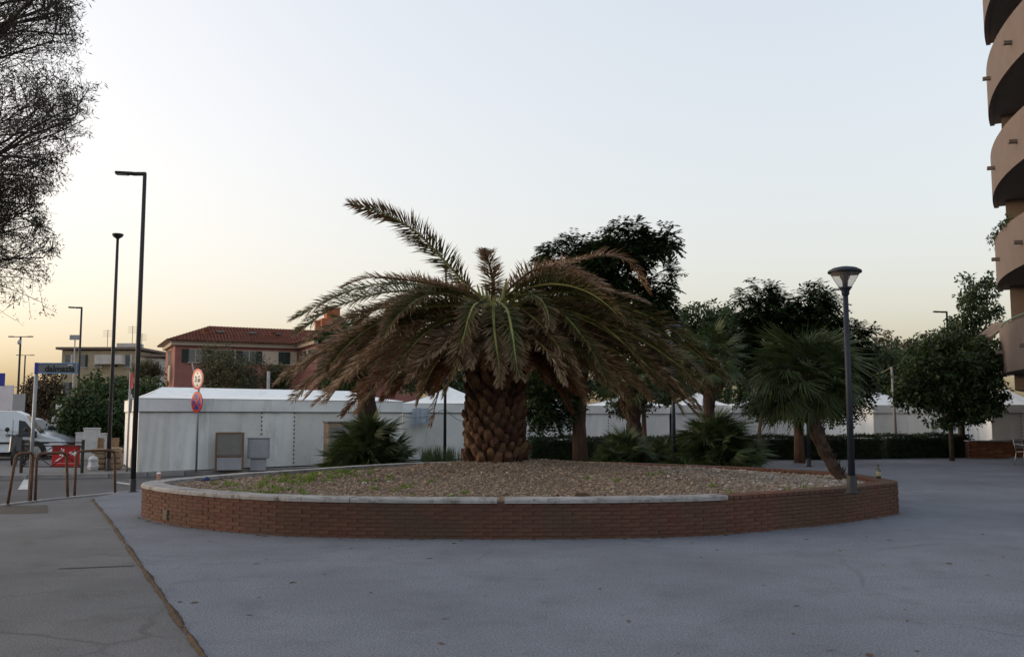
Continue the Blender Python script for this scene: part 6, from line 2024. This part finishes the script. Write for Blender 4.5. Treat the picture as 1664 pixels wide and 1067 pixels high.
# ------------------------------------------------------------------ low brick wall, chair, small items
g0, g1 = ground(1570, 744), ground(1640, 744)
LWY = 35.0
x0, x1 = at(1571, 730, LWY).x, at(1637, 730, LWY).x
lw = empty('low_brick_wall', ((x0 + x1) / 2, LWY, .018)); tag(lw, 'low brick wall end piece next to the clipped hedge', 'wall')
W_ = x1 - x0; Hw = .62
MB().box((0, 0, Hw / 2), (W_ - .03, .32, Hw - .01)).build('mortar_core', M_mortar, lw, local=True)
M_brick2 = mat('low_wall_brick', (.24, .095, .05), .9, .25, 12, .6, 60, objrand=.3, island=.3)
nb = int(W_ / .26); pr = None
for c in range(9):
    for k in range(nb):
        w_ = W_ / nb
        if pr is None: pr = MB().box((0, 0, 0), (w_ - .012, .10, .055), bev=.005).build('brick', M_brick2, lw, local=True); o = pr
        else: o = link('brick', pr.data, lw)
        sh = (w_ / 2 if c % 2 else 0)
        o.location = (-W_ / 2 + w_ * (k + .5) + (sh * .5 if c % 2 else -sh), -.12, .035 + c * .067)
MB().box((0, 0, Hw + .02), (W_ + .05, .38, .05), bev=.01).build('coping', M_conc, lw, local=True)
lw2x = at(1640, 730, LWY).x
lw2 = empty('low_brick_wall', (lw2x + 1.5, LWY + 1.2, .018)); tag(lw2, 'low shaded brick wall running back behind the metal chair', 'wall')
MB().box((0, 0, .31), (3.0, .3, .6), bev=.01).build('body', M_brick2, lw2, local=True)
MB().box((0, 0, .64), (3.05, .36, .05), bev=.01).build('coping', M_conc, lw2, local=True)
# metal cafe chair
g_ = ground(1661, 757)
ch = empty('metal_chair', (g_.x + .18, g_.y + .1, .018), R(205)); tag(ch, 'light metal cafe chair standing before the low brick wall', 'chair')
M_alu = mat('aluminium', (.5, .5, .5), .35, .1, 8, metal=.8)
for sx_ in (-1, 1):
    MB().tube([(sx_ * .22, .22, 0), (sx_ * .20, .18, .43), (sx_ * .25, .17, .64)], .013, 7).build('leg', M_alu, ch, local=True)
    MB().tube([(sx_ * .22, -.25, 0), (sx_ * .19, -.18, .43)], .013, 7).build('leg', M_alu, ch, local=True)
    MB().tube([(sx_ * .25, .19, .64), (sx_ * .26, 0, .66), (sx_ * .24, -.22, .70)], .013, 7).build('armrest', M_alu, ch, local=True)
MB().tube([(-.20, -.18, .42), (-.21, -.25, .78), (-.12, -.28, .84), (.12, -.28, .84), (.21, -.25, .78), (.20, -.18, .42)], .013, 7).build('back_frame', M_alu, ch, local=True)
for k in range(4):
    MB().box((0, -.225 - .012 * k, .56 + k * .07), (.38, .008, .045)).build('back_slat', M_alu, ch, local=True)
for k in range(6):
    MB().box((0, -.16 + k * .065, .435), (.40, .05, .012)).build('seat_slat', M_alu, ch, local=True)
# bottle and cup left on the planter rim
M_bottle = mat('green_bottle', (.03, .045, .03), .12, .2, 5, spec=.6)
M_labelm = mat('bottle_label', (.32, .27, .16), .7, .2, 5)
g_ = ground(1440, 777.5, .525)
iB = np.argmin(np.hypot(OUT[:, 0] - g_.x, OUT[:, 1] - g_.y))
bp = OUT[iB] - NORM[iB] * .12
root = empty('glass_bottle', (bp[0], bp[1], .524)); tag(root, 'dark glass bottle standing on the brick planter rim', 'bottle')
MB().lathe([(.0, 0), (.036, .002), (.038, .02), (.038, .14), (.030, .17), (.017, .20), (.015, .235), (.018, .24), (.018, .252), (.0, .253)], (bp[0], bp[1], .525), 16).build('glass', M_bottle, root)
MB().lathe([(.0385, .05), (.039, .051), (.039, .12), (.0385, .121)], (bp[0], bp[1], .525), 16).build('paper_label', M_labelm, root)
g_ = ground(241, 779, .55)
iB = np.argmin(np.hypot(OUT[:, 0] - g_.x, OUT[:, 1] - g_.y)); bp = OUT[iB] - NORM[iB] * .14
M_cup = mat('pinkish_cup', (.55, .33, .26), .5, .15, 5)
root = empty('paper_cup', (bp[0], bp[1], .55)); tag(root, 'small pinkish cup left on the grey planter coping', 'cup')
MB().lathe([(.0, 0), (.028, .001), (.036, .10), (.038, .102)], (bp[0], bp[1], .549), 14).build('cup', M_cup, root)
MB().lathe([(.038, .101), (.039, .108), (.02, .125), (.0, .127)], (bp[0], bp[1], .549), 14).build('lid', M_banw, root)
g_ = ground(314, 773, .55)
iB = np.argmin(np.hypot(OUT[:, 0] - g_.x, OUT[:, 1] - g_.y)); bp = OUT[iB] - NORM[iB] * .42
z_ = float(mound_z(np.array([bp[0]]), np.array([bp[1]]))[0])
b = MB(); b.lathe([(.0, 0), (.03, .005), (.06, .03), (.05, .07), (.02, .09), (0, .09)], (bp[0], bp[1], z_), 9, smooth=False)
o = b.build('crumpled_bag', mat('blue_plastic', (.02, .04, .13), .5, .2, 6)); tag(o, 'small crumpled dark blue bag inside the planter rim', 'bag')
